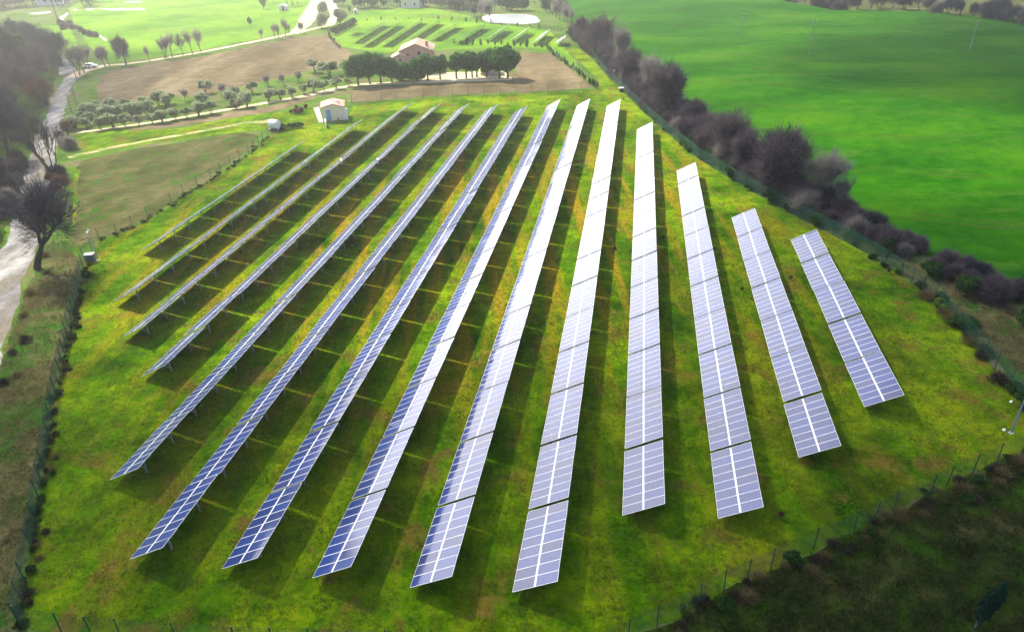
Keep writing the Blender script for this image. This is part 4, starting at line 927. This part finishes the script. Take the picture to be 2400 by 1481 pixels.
# ------------------------------------------------------------------ service hut with red roof
A = at(757.5, 285); B = at(808, 281.5); wv = (B - A); wid = wv.length; ang = math.atan2(wv.y, wv.x)
def gable(t, w, l, h, rise, roofm, wallm, over=.25, ox=0, oy=0, zz=0):
    mb = MB(); x0, x1, y0, y1 = ox - w / 2, ox + w / 2, oy, oy + l
    mb.add([(x0, y0, 0), (x1, y0, 0), (x1, y1, 0), (x0, y1, 0), (x0, y0, h), (x1, y0, h), (x1, y1, h), (x0, y1, h), (ox, y0, h + rise), (ox, y1, h + rise)],
           [(0, 1, 5, 8, 4), (1, 2, 6, 5), (2, 3, 7, 9, 6), (3, 0, 4, 7)])
    wall = mb.build('wall', wallm, t)
    mb = MB(); k = rise / (w / 2); th = .16
    for s in (-1, 1):
        xe = ox + s * (w / 2 + over); ze = h - over * k + .02
        P_ = [(ox, y0 - over, h + rise + .02), (ox, y1 + over, h + rise + .02), (xe, y1 + over, ze), (xe, y0 - over, ze)]
        P_ += [(p_[0], p_[1], p_[2] + th) for p_ in P_]
        mb.add(P_, [(0, 1, 2, 3), (7, 6, 5, 4), (0, 3, 7, 4), (1, 5, 6, 2), (2, 6, 7, 3), (0, 4, 5, 1)])
    # rows of tiles
    nr = max(5, int((w / 2) / .45))
    for s in (-1, 1):
        for i in range(nr):
            t_ = (i + .5) / nr; x = ox + s * (w / 2 + over) * t_; z = h + rise - (w / 2 + over) * k * t_ + .02 + th
            mb.box((x, (y0 + y1) / 2, z + .015), (.10, l + 2 * over, .05))
    roof = mb.build('roof', roofm, t); return wall, roof
t = empty('service_hut', (A + B) / 2, ang)
HL = 5.6
wall, roof = gable(t, wid, HL, 2.9, .62, M['redroof'], M['cream'], .3)
s_ = -wid / 2
dr = MB().box((s_ + 1.35, -.03, 1.2), (1.0, .06, 2.4)).build('door', M['blue'], t); MB().box((s_ + 1.72, -.08, 1.15), (.08, .06, .2)).build('handle', M['darkglass'], dr)
MB().box((s_ + 2.75, -.02, 1.0), (.22, .05, .3)).build('meter_box', M['concrete'], t)
MB().box((s_ + 3.3, -.02, .3), (.5, .06, .45)).build('vent', M['rust'], t)
MB().box((wid / 2 + .42, .35, 1.25), (.7, .55, 2.3)).box((wid / 2 + .42, .35, .06), (.8, .7, .12), 1).build('cabinet', [M['white'], M['concrete']], t)
MB().box((wid * .22, HL * .62, 3.62), (.9, .8, .14)).build('skylight', M['white'], roof)
MB().tube([(-wid * .05, HL * .75, 3.2), (-wid * .05, HL * .75, 3.95)], .12, 8).build('flue', M['rust'], roof)
MB().box((wid * .3, HL * .3, 3.42), (.6, .3, .12)).build('vent', M['rust'], roof)
tag(t, 'small cream hut with red tiled roof and blue door above the panel rows', 'hut')
sheet('pavement', [(735, 254), (747, 252), (757, 286), (748, 288)], M['concrete'], 0.028, jit=.05)
p_ = at(765, 300); t = empty('low_wall', p_, ang + R(95)); MB().box((1.3, 0, .6), (2.8, .2, 1.2)).build('panel', M['white'], t); MB().box((1.3, 0, 1.23), (2.9, .28, .07)).build('coping', M['concrete'], t)
tag(t, 'short pale wall standing in front of the hut door', 'wall')
# white tank
p_ = at(645, 306); t = empty('water_tank', p_, R(-25))
MB().tube([(-1.1, 0, 1.3), (-1.0, 0, 1.3), (1.0, 0, 1.3), (1.1, 0, 1.3)], [.75, .95, .95, .75], 18).build('tank', M['white'], t)
MB().box((0, 0, .2), (2.4, 1.5, .25)).box((-.6, 0, .4), (.15, 1.2, .5)).box((.6, 0, .4), (.15, 1.2, .5)).build('chassis', M['darkbox'], t)
MB().tube([(1.0, -.85, .35), (1.0, -.7, .35)], .35, 12).tube([(1.0, .85, .35), (1.0, .7, .35)], .35, 12).build('wheels', M['darkglass'], t)
tag(t, 'white cylindrical tank on a low cradle at the field corner', 'tank')

# ------------------------------------------------------------------ farmhouse behind the conifers
def windowed(t, pts, w=.75, h=1.1, dy=-.03):
    for (x, z) in pts:
        f_ = MB().box((x, dy, z), (w, .08, h)).build('window', M['darkglass'], t); MB().box((x, dy - .03, z - h / 2 - .06), (w + .3, .16, .12)).build('sill', M['concrete'], f_)
hp = at(978, 168); t = empty('farmhouse', hp, R(2) + math.atan2((at(1010, 168) - at(932, 170)).y, (at(1010, 168) - at(932, 170)).x))
w1, r1 = gable(t, 9.4, 11, 5.6, 1.8, M['rust'], M['brickwall'], .4)
windowed(t, [(-2.4, 4.2), (.9, 4.9), (3.3, 4.2), (-2.4, 1.7), (2.6, 1.7)])
MB().box((3.1, 3.0, 6.7), (.8, .8, 1.9)).box((3.1, 3.0, 7.72), (1.0, 1.0, .14)).build('chimney', M['brickwall'], r1)
MB().tube([(4.72, -.1, 0), (4.72, -.1, 6.0)], .06, 6).build('downpipe', M['darkglass'], t)
tag(t, 'two storey pink brick farmhouse with shallow tiled roof behind the conifers', 'house')
mb = MB(); w = 5.4; l = 7; h = 3.9; rise = 1.2; ox = -4.4; oy = -1.6
for nm, m__ in (('annex_wall', M['brickwall']), ('annex_roof', M['rust'])):
    mb = MB(); x0, x1, y0, y1 = ox - w / 2, ox + w / 2, oy, oy + l
    if nm == 'annex_wall':
        mb.add([(x0, y0, 0), (x1, y0, 0), (x1, y1, 0), (x0, y1, 0), (x0, y0, h), (x1, y0, h), (x1, y1, h), (x0, y1, h), (ox, y0, h + rise), (ox, y1, h + rise)], [(0, 1, 5, 8, 4), (1, 2, 6, 5), (2, 3, 7, 9, 6), (3, 0, 4, 7)])
        wl_ = mb.build(nm, m__, t)
        MB().box((ox, y0 - .03, 3.4), (.6, .08, .9)).build('window', M['darkglass'], wl_)
    else:
        k = rise / (w / 2); over = .3
        for s in (-1, 1):
            xe = ox + s * (w / 2 + over); ze = h - over * k + .02
            P_ = [(ox, y0 - over, h + rise + .02), (ox, y1 + over, h + rise + .02), (xe, y1 + over, ze), (xe, y0 - over, ze)]; P_ += [(q[0], q[1], q[2] + .16) for q in P_]
            mb.add(P_, [(0, 1, 2, 3), (7, 6, 5, 4), (0, 3, 7, 4), (1, 5, 6, 2), (2, 6, 7, 3), (0, 4, 5, 1)])
        mb.build(nm, m__, t)
# low garage behind the right conifers
t = empty('garage', at(1148, 176), R(5)); w1, r1 = gable(t, 5.2, 5, 2.3, .7, M['rust'], M['cream'], .25)
MB().box((0, -.03, 1.05), (2.4, .08, 2.1)).build('door', M['concrete'], t); tag(t, 'low garage with tiled roof half hidden by the rightmost conifers', 'garage')
# far farm shed and play house, hazy top centre
t = empty('farm_shed', at(962, 20), R(-8)); w1, r1 = gable(t, 9, 12, 3.6, 1.8, M['concrete'], M['concrete'], .5); windowed(t, [(-2.4, 1.8), (2.2, 1.8)]); tag(t, 'hazy pale farm shed with overhanging roof at top centre', 'shed')
t = empty('play_house', at(834, 34), R(10)); w1, r1 = gable(t, 1.6, 1.6, 1.5, .8, M['white'], M['white'], .15); MB().box((0, -.03, .7), (.6, .06, 1.2)).build('door', M['darkglass'], t); tag(t, 'tiny white play house in the garden at top centre', 'play house')
t = empty('garden_shed', at(664, 26), R(5)); w1, r1 = gable(t, 4.0, 3.2, 2.0, .6, M['white'], M['concrete'], .2); MB().box((0, -.03, .9), (.9, .06, 1.7)).build('door', M['darkglass'], t); tag(t, 'small pale shed washed out by glare near the upper farmyard', 'shed')
for i, (x, y) in enumerate([(103, 14), (127, 13), (143, 9)]):
    t = empty('distant_house', at(x, y), R(10)); w1, r1 = gable(t, 7, 8, 5.0, 1.8, M['concrete'], M['white'], .3); windowed(t, [(-1.8, 3.2), (1.8, 3.2)]); tag(t, f'tiny hazy white house in the distant wood, {["leftmost", "middle", "rightmost"][i]} of three', 'house', 'white houses in the distant wood')
# parked car on the upper path, left
p_ = at(213, 160); t = empty('parked_car', p_, R(10))
mb = MB(); prof = [(-2.1, .35), (-2.15, .8), (-1.6, .95), (-1.1, 1.42), (.5, 1.45), (1.15, .98), (2.0, .85), (2.1, .35)]
n = len(prof); mb.add([(x, -.85, z) for x, z in prof] + [(x, .85, z) for x, z in prof], [tuple(range(n)), tuple(range(2 * n - 1, n - 1, -1))] + [(i, i + n, (i + 1) % n + n, (i + 1) % n) for i in range(n)])
mb.build('body', M['white'], t)
MB().box((-.3, 0, 1.18), (1.7, 1.73, .3)).build('windows', M['darkglass'], t)
for x in (-1.3, 1.3):
    for y in (-.8, .8): MB().tube([(x, y - .1, .32), (x, y + .1, .32)], .32, 12).build('wheel', M['darkglass'], t)
tag(t, 'small white car parked under the slim trees by the road fork', 'car')

# ------------------------------------------------------------------ haze
HZ = 0.00050
m_ = bpy.data.materials.new('haze air'); m_.use_nodes = True; nt = m_.node_tree
nt.nodes.remove(nt.nodes['Principled BSDF']); pv = nt.nodes.new('ShaderNodeVolumePrincipled')
pv.inputs['Color'].default_value = (.97, .98, .96, 1); pv.inputs['Density'].default_value = HZ; pv.inputs['Anisotropy'].default_value = 0.70
nt.links.new(pv.outputs[0], nt.nodes['Material Output'].inputs['Volume'])
o = MB().box((0, 1500, 24.0), (4800, 3700, 50.0)).build('haze', m_); tag(o, kind='stuff'); o['label'] = 'pale sunny haze fading the far fields'; o['category'] = 'haze'

# ------------------------------------------------------------------ unseen thin clouds, added so their soft shade dims the outer parts of the land
m_ = bpy.data.materials.new('thin cloud'); m_.use_nodes = True; nt = m_.node_tree
nt.nodes.remove(nt.nodes['Principled BSDF']); pv = nt.nodes.new('ShaderNodeVolumePrincipled')
pv.inputs['Color'].default_value = (.98, .98, 1.0, 1); pv.inputs['Density'].default_value = 0.014; pv.inputs['Anisotropy'].default_value = 0.5
nt.links.new(pv.outputs[0], nt.nodes['Material Output'].inputs['Volume'])
CZ = 520.0
def added_shade_cloud(gx, gy, rx, ry, rz, rot=0.0):
    # its shade falls on the ground round gx, gy
    off = SUNV * (CZ / SUNV.z); nu, nv = 40, 20; V_ = []; fs = []
    for j in range(nv + 1):
        th = math.pi * j / nv
        for i in range(nu):
            a = 2 * math.pi * i / nu; k = 1 + .10 * math.sin(3 * a + gx) * math.sin(th) + .06 * math.sin(7 * a + gy) * math.sin(th)
            V_.append((rx * k * math.sin(th) * math.cos(a), ry * k * math.sin(th) * math.sin(a), rz * math.cos(th)))
    for j in range(nv):
        for i in range(nu): fs.append((j * nu + i, (j + 1) * nu + i, (j + 1) * nu + (i + 1) % nu, j * nu + (i + 1) % nu))
    o = MB().add(V_, fs).build('added_shade_cloud', m_, None, (gx + off.x, gy + off.y, CZ)); o.rotation_euler = (0, 0, rot); tag(o, kind='structure')
for c in [(300, 175, 200, 150, 70), (95, 25, 95, 70, 45), (-10, -5, 150, 48, 50), (-118, 35, 50, 80, 40), (-165, 190, 75, 80, 45), (330, 60, 200, 150, 60)]: added_shade_cloud(*c)
